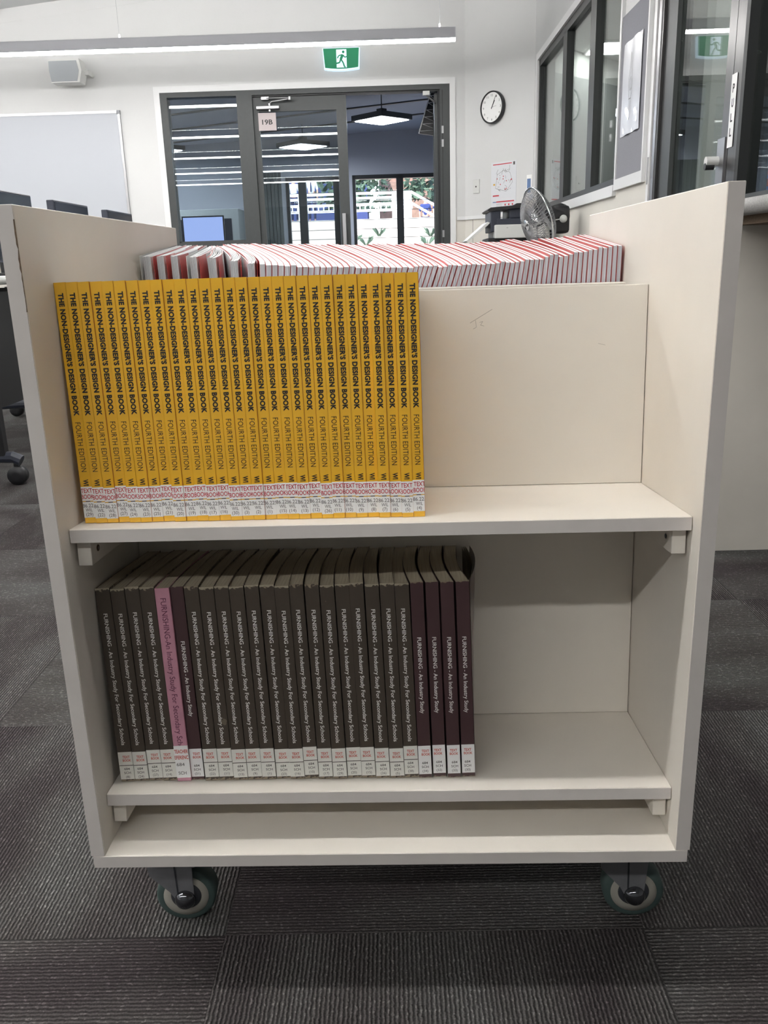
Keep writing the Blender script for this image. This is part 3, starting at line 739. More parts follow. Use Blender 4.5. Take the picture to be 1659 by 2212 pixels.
# ------------------------------------------------------------------ linear pendants
def pendant(y, x0, x1, label):
    t = thing('linear_pendant', label, 'ceiling light', ((x0 + x1) / 2, y, 2.31), group='linear pendant lights')
    h = (x1 - x0) / 2
    MB().use('lamp_body').box(-h, h, -.032, .032, .018, .090).use('white_trim').box(-h, h, -.032, .032, .090, .092).build('housing', t)
    MB().use('lamp').box(-h + .001, h - .001, -.030, .030, .004, .018).build('diffuser', t)
    MB().use('lamp_up').box(-h + .03, h - .03, -.018, .018, .092, .0951).build('uplight_diffuser', t)
    k = 0
    for xx in (h - .115, h - 2.47, h - 4.8):
        wire_top = ceil_z((x0 + x1) / 2 + xx) - 2.31
        MB().use('grey_plastic').cyl((xx, 0, .09), (xx, 0, wire_top), .0012, seg=6).use('white_plastic').cyl((xx, 0, .09), (xx, 0, .12), .006, seg=10).build('suspension_wire', t)
ROWS = [(6.25, 'linear pendant closest to the back wall, above the exit sign'), (4.12, 'linear pendant second from the back wall'), (2.02, 'linear pendant third from the back wall, beyond the trolley'),
        (-.12, 'linear pendant just in front of the trolley face'), (-2.2, 'linear pendant farthest from the back wall, behind the photographer')]
for y, lb in ROWS: pendant(y, -5.0, .54, lb)

# ------------------------------------------------------------------ wall things
es = thing('exit_sign', 'lit green exit sign with white running figure above the door frame', 'exit sign', (-.354, YW, 2.36))
def arc(w_, sag, z0, n=12): return [(-w_ + 2 * w_ * k / n, z0 - sag * (1 - ((k / n - .5) * 2) ** 2)) for k in range(n + 1)]
XZ = Matrix(((1, 0, 0, 0), (0, 0, -1, 0), (0, 1, 0, 0), (0, 0, 0, 1)))
MB().use('exit_white').prism(arc(.150, .012, .010) + [(.160, .172), (-.160, .172)], .0, .045, XZ).build('sign_housing', es)
q = MB().use('exit_green').prism(arc(.142, .011, .022) + [(.153, .170), (-.153, .170)], .045, .048, XZ)
fnE = lambda x, y: (x, -.0495, y)
q.use('exit_white').quad(fnE(-.042, .020), fnE(.045, .020), fnE(.045, .160), fnE(-.042, .160))
q.use('exit_green')
fnM = lambda x, y: (x, -.0505, y)
stroke(q, [(.012, .118), (-.006, .082)], .022, fnM)
stroke(q, [(.012, .120), (-.022, .112), (-.034, .092)], .009, fnM)
stroke(q, [(.014, .118), (.030, .098), (.048, .104)], .009, fnM)
stroke(q, [(-.006, .085), (-.016, .058), (-.052, .052)], .012, fnM)
stroke(q, [(-.004, .085), (.016, .055), (.024, .026), (.034, .024)], .012, fnM)
q.add([fnM(.018 + .011 * math.cos(t * .5236), .140 + .011 * math.sin(t * .5236)) for t in range(12)], [list(range(12))])
q.build('sign_face', es)

sp = thing('wall_speaker', 'light grey wall speaker on bracket above the whiteboard', 'speaker', (-2.67, YW - .14, 2.30))
q = MB().use('white_plastic').prism([(-.13, .0), (-.145, .09), (-.14, .18), (.12, .18), (.135, .09), (.11, 0)], -.05, .09, XZ)
q.build('cabinet', sp)
MB().use('lt_grey').prism([(-.125, .008), (-.138, .09), (-.133, .165), (.098, .165), (.112, .09), (.09, .008)], .09, .096, XZ).build('grille', sp)
MB().use('white_plastic').box(.115, .16, .0, .10, .07, .11).cyl((.15, .1, .09), (.15, .14, .09), .02).build('bracket', sp)

wb = thing('whiteboard', 'large wall whiteboard with aluminium frame behind the monitors', 'whiteboard', (-3.9, YW, .85))
MB().use('whiteboard').box(-1.3, 1.575, -.018, 0, .01, 1.25).build('board_surface', wb)
MB().use('alu').box(-1.3, 1.585, -.024, 0, 1.235, 1.255).box(1.568, 1.588, -.024, 0, 0, 1.255).box(-1.3, 1.585, -.024, 0, 0, .02).use('grey_plastic').box(1.560, 1.590, -.026, 0, 1.225, 1.258).build('board_frame', wb)
MB().use('alu').box(-.6, .6, -.08, 0, -.01, .005).build('pen_tray', wb)

# things on the splayed corner wall
TcR = math.atan2(EY - CY, EX - CX)
def cpos(s, z, d=0.): 
    v = Tc @ Vector((s, -d, z)); return (v.x, v.y, v.z)
ck = thing('wall_clock', 'round white wall clock with black rim on the splayed wall', 'clock', cpos(.336, 1.995), rot=(0, 0, TcR))
TY = Matrix(((1, 0, 0, 0), (0, 0, -1, 0), (0, 1, 0, 0), (0, 0, 0, 1)))
MB().use('black', True).lathe([(.124, 0), (.128, .01), (.128, .034), (.124, .040), (.117, .040), (.116, .030)], TY, 48, False).build('rim', ck)
q = MB().use('white_label').lathe([(.117, .026), (.117, .030)], TY, 48).use('grey_ink')
for n_ in range(1, 13):
    a = R(90 - 30 * n_); q.text(str(n_), .094 * math.cos(a), .094 * math.sin(a), .012 if n_ < 10 else .020, .017, lambda x, y: (x, -.0308, y))
q.build('clock_face', ck)
def hand(nm, ang, l, w_, m='black_ink'):
    a = R(90 - ang); c_, s_ = math.cos(a), math.sin(a); q = MB().use(m)
    q.prism([(-c_ * l * .15 - s_ * w_, -s_ * l * .15 + c_ * w_), (c_ * l - s_ * w_ * .6, s_ * l + c_ * w_ * .6), (c_ * l + s_ * w_ * .6, s_ * l - c_ * w_ * .6), (-c_ * l * .15 + s_ * w_, -s_ * l * .15 - c_ * w_)], .031, .032, TY).build(nm, ck)
hand('minute_hand', 26, .088, .003); hand('hour_hand', 32, .06, .004); hand('second_hand', 82, .05, .0012, 'grey_plastic')

po = thing('evacuation_plan', 'laminated evacuation plan poster with red headings below the clock', 'poster', cpos(.45, .99, .001), rot=(0, 0, TcR))
q = MB().use('poster').box(-.14, .14, -.002, 0, 0, .57)
fnp = lambda x, y: (x, -.003, y)
def rect(q, m, x0, x1, z0, z1, fn): q.use(m); q.quad(fn(x0, z0), fn(x1, z0), fn(x1, z1), fn(x0, z1))
rect(q, 'red_ink', -.12, .09, .548, .555, fnp); rect(q, 'grey_ink', .105, .125, .535, .560, fnp)
rnd = random.Random(3)
q.use('grey_ink')
for k in range(26):
    x, z = -.09 + .18 * rnd.random(), .33 + .17 * rnd.random(); a = rnd.random() * 3.14; l = .01 + .03 * rnd.random()
    stroke(q, [(x, z), (x + l * math.cos(a), z + l * math.sin(a))], .0022, fnp)
stroke(q, [(-.09, .36), (-.07, .47), (.0, .50), (.07, .48), (.10, .40), (.03, .33), (-.09, .36)], .002, fnp)
for k in range(9):
    x, z = -.08 + .17 * rnd.random(), .34 + .15 * rnd.random(); rect(q, 'red_ink', x, x + .009, z, z + .009, fnp)
rect(q, 'yellow_ink', -.115, -.095, .385, .398, fnp)
rect(q, 'red_ink', -.12, -.05, .295, .305, fnp); rect(q, 'red_ink', -.08, .12, .245, .254, fnp); rect(q, 'blue_ink', -.12, -.08, .245, .252, fnp)
rect(q, 'green_ink', -.12, .0, .165, .173, fnp); rect(q, 'red_ink', 0, .12, .165, .175, fnp)
for i in range(3):
    for j in range(2): rect(q, 'red_ink', .015 + .04 * i, .028 + .04 * i, .185 + .03 * j, .200 + .03 * j, fnp)
q.use('grey_ink')
for j in range(4): stroke(q, [(-.08, .185 + .015 * j), (-.015, .185 + .015 * j)], .002, fnp)
for j in range(3): stroke(q, [(-.09, .10 + .018 * j), (-.02, .10 + .018 * j)], .002, fnp)
q.build('sheet', po)
tg = thing('notice_tag', 'small blue and white notice beside the evacuation plan', 'notice', cpos(.73, 1.28, .001), rot=(0, 0, TcR))
q = MB().use('white_label').box(-.028, .028, -.002, 0, 0, .15); rect(q, 'blue_ink', -.022, .016, .01, .12, fnp); q.build('sheet', tg)
sw = thing('wall_socket', 'white wall plate with small dark socket left of evacuation plan', 'wall plate', cpos(.138, 1.328, 0), rot=(0, 0, TcR))
q = MB().use('white_plastic').box(-.037, .037, -.010, 0, 0, .115, bev=.003); q.build('plate', sw)
MB().use('grey_ink').cyl((0, -.0125, .055), (0, -.009, .055), .007).build('socket', sw)

# ------------------------------------------------------------------ bench, printer, fan, bin at the right back
bn = thing('side_bench', 'cream bench cupboard along the right wall under the window', 'cabinet', (.90, 5.3, 0))
MB().use('laminate').box(-.36, .30, -1.1, 1.05, 0, .72).build('carcass', bn)
MB().use('counter').box(-.38, .31, -1.12, 1.07, .72, .75, bev=.005).build('bench_top', bn)
for k in range(4): MB().use('laminate_edge').box(-.378, -.362, -1.08 + k * .53, -.57 + k * .53, .05, .70, bev=.002).build('door', bn)
pr = thing('office_printer', 'dark multifunction printer with white front band on the side bench', 'printer', (.86, 5.75, .75))
q = MB().use('black').box(-.15, .25, -.2, .2, 0, .16, bev=.008).build('base', pr)
MB().use('white_plastic').box(-.105, .25, -.235, .2, .155, .245, bev=.006).use('grey_ink').text('o', -.02, .225, .01, .008, lambda x, y: (x, -.2365, y)).build('front_band', pr)
MB().use('navy_plastic').box(-.09, .25, -.2, .2, .245, .285, bev=.004).box(-.13, -.06, -.18, .18, .20, .34, bev=.006).box(.0, .25, -.16, .2, .285, .355, bev=.01).build('scanner_body', pr)
MB().use('black').prism([(-.155, .345), (-.14, .335), (.25, .375), (.25, .39), (.05, .385), (.03, .372), (-.13, .362)], -.19, .19, XZ).build('document_feeder', pr)
MB().use('white_plastic').prism([(-.30, .145), (-.29, .135), (-.15, .245), (-.135, .262), (-.15, .268)], -.18, .18, XZ).build('output_tray', pr)

fa = thing('desk_fan', 'silver wire caged desk fan with black motor on the side bench', 'fan', (.98, 4.9, .75))
ax = Vector((-.93, -.22, -.26)).normalized()
FT = Matrix.Translation((-.03, 0, .235)) @ ax.to_track_quat('Z', 'Y').to_matrix().to_4x4()
FR = .205
def cage(sgn, nm, n, m):
    q = MB().use(m, True)
    for k in range(n):
        a = 2 * math.pi * k / n; pts = []
        for j in range(7):
            t = j / 6; rr = .035 + (FR - .035) * t; hh = sgn * (.075 * (1 - t ** 2.6)) 
            pts.append(FT @ Vector((rr * math.cos(a + .25 * t * sgn), rr * math.sin(a + .25 * t * sgn), hh)))
        q.tube(pts, .0019, 4)
    for rr in (.07, .12, .165):
        t = (rr - .035) / (FR - .035)
        q.tube([FT @ Vector((rr * math.cos(2 * math.pi * k / 32), rr * math.sin(2 * math.pi * k / 32), sgn * .075 * (1 - t ** 2.6))) for k in range(32)], .0016, 4, closed=True)
    return q.build(nm, fa)
cage(1, 'front_cage', 60, 'wire'); cage(-1, 'rear_cage', 60, 'wire')
q = MB().use('chrome', True); q.tube([FT @ Vector((FR * math.cos(2 * math.pi * k / 48), FR * math.sin(2 * math.pi * k / 48), 0)) for k in range(48)], .006, 8, closed=True); q.build('cage_rim', fa)
for b_ in range(3):
    q = MB().use('chrome', True); vs = []; 
    for i in range(7):
        rr = .03 + .145 * i / 6; wdt = .25 + .55 * math.sin(math.pi * (i + .8) / 7.6)
        for j in range(5):
            a = 2 * math.pi * b_ / 3 + wdt * (j / 4 - .5) * 1.3; vs.append(FT @ Vector((rr * math.cos(a), rr * math.sin(a), (j / 4 - .5) * .035)))
    q.add(vs, [(i * 5 + j, i * 5 + j + 1, i * 5 + j + 6, i * 5 + j + 5) for i in range(6) for j in range(4)]); q.build('blade', fa)
MB().use('chrome', True).lathe([(0, .085), (.03, .082), (.036, .074)], FT, 24).lathe([(.03, -.02), (.034, .0), (.03, .03), (0, .035)], FT, 20).build('hub_badge', fa)
MB().use('black', True).lathe([(.03, -.07), (.062, -.075), (.066, -.10), (.066, -.17), (.05, -.195), (0, -.20)], FT, 28).box(.06, .165, -.03, .12, .16, .325, bev=.02).build('motor_housing', fa)
MB().use('white_plastic', True).lathe([(.0, 0), (.022, .0), (.024, .012), (.014, .03), (0, .031)], TR((.12, -.035, .245)) @ Matrix.Rotation(R(90), 4, 'X'), 18).cyl((.06, -.045, .238), (.12, -.05, .246), .003).cyl((.055, -.04, .215), (.055, -.02, .215), .013).build('knob', fa)
MB().use('black').tube([(.06, .03, .235), (.07, .03, .15), (.07, .03, .02)], .018, 12).lathe([(.13, 0), (.13, .012), (.10, .022), (.02, .03), (0, .03)], TR((.04, .02, 0)), 32).build('stand', fa)
# ------------------------------------------------------------------ reception counter
rc = thing('reception_counter', 'cream reception counter with speckled grey bullnosed top at right', 'counter', (1.35, 1.45, 0))
MB().use('laminate').box(-.52, .55, -.02, .0, 0, .83).box(-.52, -.50, 0, .88, 0, .83).build('front_panel', rc)
q = MB().use('counter', True)
n_ = 10; xs = -.545; zc = .8675; rr = .0175
pts = [(.6, .85), (xs + rr, .85)] + [(xs + rr - rr * math.sin(math.pi * k / n_), zc - rr * math.cos(math.pi * k / n_)) for k in range(1, n_)] + [(xs + rr, .885), (.6, .885)]
q.prism(pts, .45, -.90, XZ); 
q.build('counter_top', rc)
MB().use('chipboard').box(-.50, .55, -.40, .88, .83, .85).build('substrate', rc)

# ------------------------------------------------------------------ computer tables, monitors, chair at left
def table(x, y, l, label):
    t = thing('training_table', label, 'table', (x, y, 0), group='tables along the left')
    q = MB().use('white_plastic', True)
    pr_ = [(-.35, .735)] + [(.335 + .0125 * math.sin(math.pi * k / 8), .7475 - .0125 * math.cos(math.pi * k / 8)) for k in range(9)] + [(-.35, .76)]
    MB().use('white_plastic').box(-.35, .35, -l / 2, l / 2, .73, .76, bev=.011).build('table_top', t)
    for sy in (-1, 1):
        yy = sy * (l / 2 - .12)
        MB().use('black').box(-.03, .03, yy - .025, yy + .025, .10, .73, bev=.004).box(.27, .31, yy - .02, yy + .02, .10, .70, bev=.004).box(-.30, .31, yy - .02, yy + .02, .66, .70).build('leg', t)
        q = MB().use('navy_plastic').tube([(-.33, yy, .105), (0, yy, .115), (.33, yy, .105), (.36, yy, .09)], .022, 10); q.build('foot', t)
        for sx in (-1, 1):
            cst = MB().use('black', True).lathe([(.012, -.022), (.034, -.02), (.036, 0), (.034, .02), (.012, .022)], TR((sx * .34, yy, .036)) @ Matrix.Rotation(R(90), 4, 'X'), 20).cyl((sx * .34, yy, .05), (sx * .34, yy, .1), .012, seg=10)
            cst.build('caster', t)
    MB().use('black').box(.20, .22, -l / 2 + .15, l / 2 - .15, .26, .70).build('modesty_panel', t)
    return t
table(-1.75, 3.04, 1.55, 'white topped training table with black legs closest to the trolley')
table(-1.75, 4.64, 1.55, 'white topped training table with black legs farther back')
for k, (yc, lb) in enumerate(((3.11, 'switched off monitor closest to the camera in the row'), (3.87, 'switched off monitor in the middle of the row'), (4.69, 'switched off monitor farthest back in the row'))):
    t = thing('desktop_monitor', lb, 'monitor', (-1.62, yc, .76), group='monitors along the left', rot=(0, 0, R(0)))
    MB().use('navy_plastic').box(-.018, .018, -.245, .245, .055, .345, bev=.004).build('screen_housing', t)
    MB().use('screen_off').box(.018, .020, -.235, .235, .065, .335).build('screen', t)
    MB().use('black').box(-.05, -.02, -.02, .02, 0, .22).box(-.12, .07, -.11, .11, 0, .012, bev=.003).build('stand', t)
    MB().use('navy_plastic').box(-.02, .01, .245, .37, .255, .268).box(-.03, .02, .35, .39, .25, .285, bev=.004).build('webcam_arm', t)
ch = thing('task_chair', 'black mesh task chair with grey plastic base beside the tables', 'chair', (-1.74, 1.98, 0))
MB().use('black_fabric').box(-.24, .24, -.24, .22, .44, .51, bev=.025).build('seat', ch)
MB().use('black_fabric').box(-.22, .22, .20, .25, .58, 1.0, bev=.02).build('backrest', ch)
MB().use('black').cyl((0, 0, .12), (0, 0, .44), .025).build('gas_lift', ch)
for k in range(5):
    a = 2 * math.pi * k / 5 + .3; px, py = .29 * math.cos(a), .29 * math.sin(a)
    s_ = MB().use('black', True).tube([(0, 0, .13), (px * .6, py * .6, .10), (px, py, .075)], [.03, .024, .016], 8).build('base_arm', ch)
    MB().use('black', True).lathe([(.01, -.025), (.027, -.02), (.029, 0), (.027, .02), (.01, .025)], TR((px, py, .029)) @ Matrix.Rotation(a, 4, 'Z') @ Matrix.Rotation(R(90), 4, 'X'), 16).cyl((px, py, .03), (px, py, .075), .008, seg=8).build('caster', ch)
# turn the whole room to its own heading
RZ = Matrix.Rotation(R(.8), 4, 'Z')
for o in ROOM: o.matrix_world = RZ @ o.matrix_basis

# ================================================================== the book trolley (world axes)
W, TH, ZT, ZB, TB, WB, DD = .6212, .0152, .8257, .1825, .0144, .6173, .5371
TILT = .0713
XI = W / 2 - TH
tr = thing('book_trolley', 'cream laminate double sided book trolley on four casters', 'trolley', (0, DD / 2, 0), room=False)
def P(x, y, z): return (x, y - DD / 2, z)
def pbox(mb, x0, x1, y0, y1, z0, z1, **k): return mb.box(x0, x1, y0 - DD / 2, y1 - DD / 2, z0, z1, **k)
for sx in (-1, 1):
    q = MB().use('laminate')
    a, b_ = (-W / 2, -XI) if sx < 0 else (XI, W / 2)
    pbox(q, a, b_, .0006, DD - .0006, ZB, ZT, bev=.0008)
    q.use('laminate_edge'); pbox(q, a + .0006, b_ - .0006, 0, .0012, ZB + .0006, ZT - .0004)
    pbox(q, a + .0006, b_ - .0006, DD - .0012, DD, ZB + .0006, ZT - .0004)
    if sx < 0:
        q.use('chipboard'); rnd = random.Random(5); z = ZT - .012; pl_, pr_ = [], []
        while z > .735:
            wv = .0003 + .0011 * rnd.random() * (1 if z > .76 else .5); pl_.append((-XI - wv, z)); pr_.append((-XI + .0003, z)); z -= .004
        q.add([P(x, -.0002, z) for x, z in pl_] + [P(x, -.0002, z) for x, z in pr_], [(i, i + 1, len(pl_) + i + 1, len(pl_) + i) for i in range(len(pl_) - 1)])
    q.build('side_panel', tr)
q = MB().use('laminate'); pbox(q, -WB / 2, WB / 2, .0008, DD - .0008, ZB - TB, ZB, bev=.0008)
q.use('laminate_edge'); pbox(q, -WB / 2 + .0006, WB / 2 - .0006, 0, .0012, ZB - TB + .0006, ZB - .0006); q.build('base_board', tr)
TS = .0136
def shelf_T(r, s, side):
    """frame whose x is along the shelf, y runs back down the slope, z is normal; side -1 mirrors to the far face"""
    m = TR((0, r, s)) @ Matrix.Rotation(-TILT, 4, 'X')
    if side < 0: m = TR((0, DD, 0)) @ Matrix.Rotation(math.pi, 4, 'Z') @ m
    return TR((0, -DD / 2, 0)) @ m
SH = [(.0215, .5338, .1775, .2189), (.0232, .2412, .1768, .2775)]
for r_, s_, L_, H_ in SH:
    for side in (1, -1):
        T = shelf_T(r_, s_, side)
        q = MB().use('laminate'); q.box(-XI + .0004, XI - .0004, .0008, L_ + .012, -TS, 0, T=T, bev=.0008)
        q.use('laminate_edge'); q.box(-XI + .001, XI - .001, 0, .0012, -TS + .0006, -.0006, T=T); q.build('shelf', tr)
        q = MB().use('laminate'); q.box(-XI + .0008, XI - .0008, L_, L_ + TS * .85, .0004, H_, T=T, bev=.0006)
        if side > 0 and s_ > .4:
            q.use('pencil'); fnD = lambda x, y: tuple(T @ Vector((x, L_ - .0003, y)))
            stroke(q, [(.1015, .1826), (.1259, .1967)], .0006, fnD); stroke(q, [(.1075, .1855), (.1085, .178), (.105, .176)], .0005, fnD)
            stroke(q, [(.112, .183), (.1155, .184), (.113, .180), (.117, .179)], .0005, fnD); stroke(q, [(.242, .157), (.25, .155)], .0004, fnD)
        q.build('divider', tr)
        for sx in (-1, 1):
            a, b_ = (-XI + .0018, -.2800) if sx < 0 else (.2800, XI - .0018)
            q = MB().use('laminate'); q.box(a, b_, .012, L_ - .004, -TS - .0255, -TS, T=T, bev=.0008); c_ = q.build('cleat', tr)
            xf = b_ if sx < 0 else a
            MB().use('chipboard', True).lathe([(.0033, 0), (.0033, .0006)], T @ TR((xf, .03, -TS - .012)) @ Matrix.Rotation(R(90), 4, 'Y'), 14).use('zinc').lathe([(.0024, -.0008), (.0012, .0009)], T @ TR((xf, .03, -TS - .012)) @ Matrix.Rotation(R(90), 4, 'Y'), 10).build('screw', c_)
# casters
def caster(x, y, az, nm='caster_fork', flange=False):
    T = TR((x, y - DD / 2, 0)) @ Matrix.Rotation(az, 4, 'Z')
    WR = .0362
    q = MB().use('zinc')
    q.box(-.04, .04, -.03, .04, ZB - TB - .004, ZB - TB, T=T)
    q.cyl(T @ Vector((-.012, .006, ZB - TB)), T @ Vector((-.012, .006, .100)), .02, seg=24)
    q.box(-.036, .016, -.0185, .0185, .078, .100, T=T, bev=.004)
    Y2 = Matrix(((1, 0, 0, 0), (0, 0, -1, 0), (0, 1, 0, 0), (0, 0, 0, 1)))
    for s in (1, -1):
        poly = [(-.044, .104)] + ([(.034, .104), (.022, .095), (.014, .084)] if flange else [(.0115, .104)]) + [(.0105, .036)] + [(.0105 * math.cos(t), .036 + .0105 * math.sin(t)) for t in (-.3, -.8, -1.3, -1.8, -2.3)] + [(-.018, .048), (-.040, .072)]
        h0, h1 = (.0155, .0185) if s > 0 else (-.0185, -.0155)
        q.prism(poly, h0, h1, T @ Y2)
        poly2 = [(-.0125, .100), (-.0095, .100), (-.0070, .036), (-.0095, .036)]
    q.use('dark_chrome').prism([(-.0105, .100), (-.0085, .100), (-.0070, .045), (-.0090, .045)], .0186, .0190, T @ Y2)
    fk = q.build(nm, tr)
    WT = T @ TR((0, 0, WR)) @ Matrix.Rotation(R(90), 4, 'X')
    MB().use('tyre', True).lathe([(.0265, -.0125), (.033, -.0125), (.0358, -.010), (WR, 0), (.0358, .010), (.033, .0125), (.0265, .0125)], WT, 48, False).build('tyre', fk)
    MB().use('rim', True).lathe([(.018, -.0128), (.0272, -.0133), (.0272, .0133), (.018, .0128)], WT, 40, False).build('rim', fk)
    MB().use('dark_chrome', True).lathe([(.0182, .009), (.0185, .0128), (.0165, .0150), (.0150, .0142), (.0142, .0150), (.0, .0152)], WT, 36).lathe([(.0, -.0152), (.0165, -.0150), (.0182, -.009)], WT, 36).build('hub', fk)
    MB().use('hub', True).lathe([(.0125, .0186), (.0120, .0215), (.0095, .0250), (.0055, .0272), (.0, .0280)], WT, 28).build('axle_cap', fk)
caster(-.2521, .1255, R(4)); caster(.3024 - .012, .1255, R(-3), flange=True)
caster(-.262, DD - .11, R(60)); caster(.275, DD - .11, R(-50))

# ------------------------------------------------------------------ books
def book_root(name, label, cat, group, xb, r, s, o, lean, t, side=1):
    """stands on the tilted shelf; local x thickness, y to the back, z up the spine"""
    T = TR((0, r, s)) @ Matrix.Rotation(-TILT, 4, 'X') @ TR((xb, o, 0)) @ Matrix.Rotation(lean, 4, 'Y')
    e = bpy.data.objects.new(name, None); COL.objects.link(e); e.matrix_world = T; e.empty_display_size = .01
    e['label'] = label; e['category'] = cat; e['group'] = group
    return e
def spinefn(t, eps): return lambda x, y: (t / 2 + x, -eps, y)       # lettering laid level on the spine
def spinefn_v(t, eps): return lambda x, y: (t / 2 + y, -eps, -x)    # lettering reading downwards
def paperback(t, d, h, cov, pages, depth_bow, sag=0.):
    """returns (cover mesh builder, page block builder); cover wraps spine, front and back"""
    n = 8
    def off(u, v): return depth_bow * (u ** 1.4) * (.35 + .65 * v) + sag * math.sin(math.pi * u) * v
    c = MB().use(cov)
    ct = .0003
    for (xa, xb_) in ((0, ct), (t - ct, t)):
        vs = []; fs = []
        for i in range(n + 1):
            u = i / n
            for v in (0, 1):
                for xx in (xa, xb_): vs.append((xx + off(u, v), u * d, v * h))
        for i in range(n):
            a = i * 4; b = a + 4
            fs += [(a, b, b + 2, a + 2), (a + 1, a + 3, b + 3, b + 1), (a + 2, b + 2, b + 3, a + 3), (a, a + 1, b + 1, b)]
        fs += [(0, 2, 3, 1), (n * 4, n * 4 + 1, n * 4 + 3, n * 4 + 2)]
        c.add(vs, fs)
    r_ = .0007
    prof = [(0, r_)] + [(r_ - r_ * math.cos(k * math.pi / 6), r_ - r_ * math.sin(k * math.pi / 6)) for k in (1, 2, 3)] + [(t - r_ + r_ * math.sin(k * math.pi / 6), r_ - r_ * math.cos(k * math.pi / 6)) for k in (0, 1, 2, 3)]
    prof += [(t - ct, r_ + .0002), (ct, r_ + .0002)]
    c.prism(prof, 0, h)
    p = MB().use(pages); vs = []; fs = []; m = .0007
    for i in range(n + 1):
        u = i / n; y = .0009 + u * (d - .0015)
        for v in (0, 1):
            for xx in (ct, t - ct): vs.append((xx + off(u, v), y, m if v == 0 else h - m))
    for i in range(n):
        a = i * 4; b = a + 4
        fs += [(a, b, b + 2, a + 2), (a + 1, a + 3, b + 3, b + 1), (a + 2, b + 2, b + 3, a + 3), (a, a + 1, b + 1, b)]
    fs += [(0, 2, 3, 1), (n * 4, n * 4 + 1, n * 4 + 3, n * 4 + 2)]
    p.add(vs, fs)
    return c, p

# ---- thirty yellow paperbacks
YN = [29, 22, 28, 27, 24, 23, 25, 21, 20, 19, 18, 17, 16, 30, 3, 2, 1, 15, 14, 13, 12, 26, 11, 10, 9, 8, 7, 6, 5, 4]
YH, YT = .229, .01088
cv, pg = paperback(YT, .148, YH, 'yellow', 'paper', 0)
cv.use('black_ink').text("THE NON-DESIGNER'S DESIGN BOOK", 0, 0, .1143, .0051, lambda x, y: (YT * .5 + y, -.00012, YH * .7085 - x), bold=.048, spacing=1.06)
cv.text('WI', 0, 0, .0063, .0051, lambda x, y: (YT * .52 + y, -.00012, YH * .176 - x), bold=.03)
cv.use('brown_ink').text('FOURTH EDITION', 0, 0, .0480, .0050, lambda x, y: (YT * .5 + y, -.00012, YH * .3275 - x), bold=.0, spacing=1.05)
cv.use('yellow_red').box(YT - .0002, YT + .0003, .0006, .0012, .001, YH - .001)
cover_me = pg_me = None
yr = random.Random(11)
for i, nmb in enumerate(YN):
    f = i / 29
    last = i >= 26
    xb = -.2882 + (.0454 - YT + .2882) * f
    lean = (-.0302 * (1 - f) - .0110 * f) + yr.uniform(-.0008, .0008)
    oy = .0261 + yr.uniform(-.0010, .0008) + (.0012 if nmb in (8,) else 0) - (.0012 if last else 0)
    pos = 'leftmost of the yellow row' if i == 0 else ('rightmost of the yellow row' if i == 29 else 'between numbers %d and %d' % (YN[i - 1], YN[i + 1]))
    e = book_root('yellow_paperback', 'yellow paperback with spine sticker number (%d), %s' % (nmb, pos), 'book', 'yellow paperbacks on the top shelf', xb, .0215, .5338, oy, lean, YT)
    e.matrix_world = e.matrix_world @ TR((0, 0, abs(lean) * YT + .0001))
    if i == 0:
        c0 = cv.build('cover', e); p0 = pg.build('page_block', e)
    else:
        for src in (c0, p0):
            o = src.copy(); COL.objects.link(o); o.parent = e
    dz = yr.uniform(-.0008, .0008)
    q = MB().use('white_label')
    q.box(-.00008, YT + .00008, -.00028, .001, YH * .094 + dz, YH * .155 + dz).box(-.00008, YT + .00008, -.00028, .001, YH * .021 + dz, YH * .090 + dz)
    q.use('shelf_gap').box(YT * .3, YT * .7, -.0003, 0, YH * .0905 + dz, YH * .0935 + dz)
    q.use('red_ink')
    fn = spinefn(YT, .0004); cr = (-YT / 2, YT / 2); dx = yr.uniform(-.0012, .0010)
    q.text('TEXT', dx, YH * .1385 + dz, .0112, .0044, fn, bold=.01, crop=cr); q.text('BOOK', dx + .0004, YH * .1125 + dz, .0124, .0044, fn, bold=.01, crop=cr)
    q.use('grey_ink'); dx = yr.uniform(-.0012, .0012)
    q.text('686.225', dx * .5 - .0006, YH * .0735 + dz, .0150, .0036, fn, crop=cr)
    q.text('WIL', dx, YH * .0545 + dz, .0065, .0032, fn, crop=cr); q.text('(%d)' % nmb, dx, YH * .0355 + dz, .0068 if nmb > 9 else .0045, .0032, fn, crop=cr)
    q.build('spine_label', e, label='white library stickers reading TEXT BOOK, 686.225 WIL (%d)' % nmb)

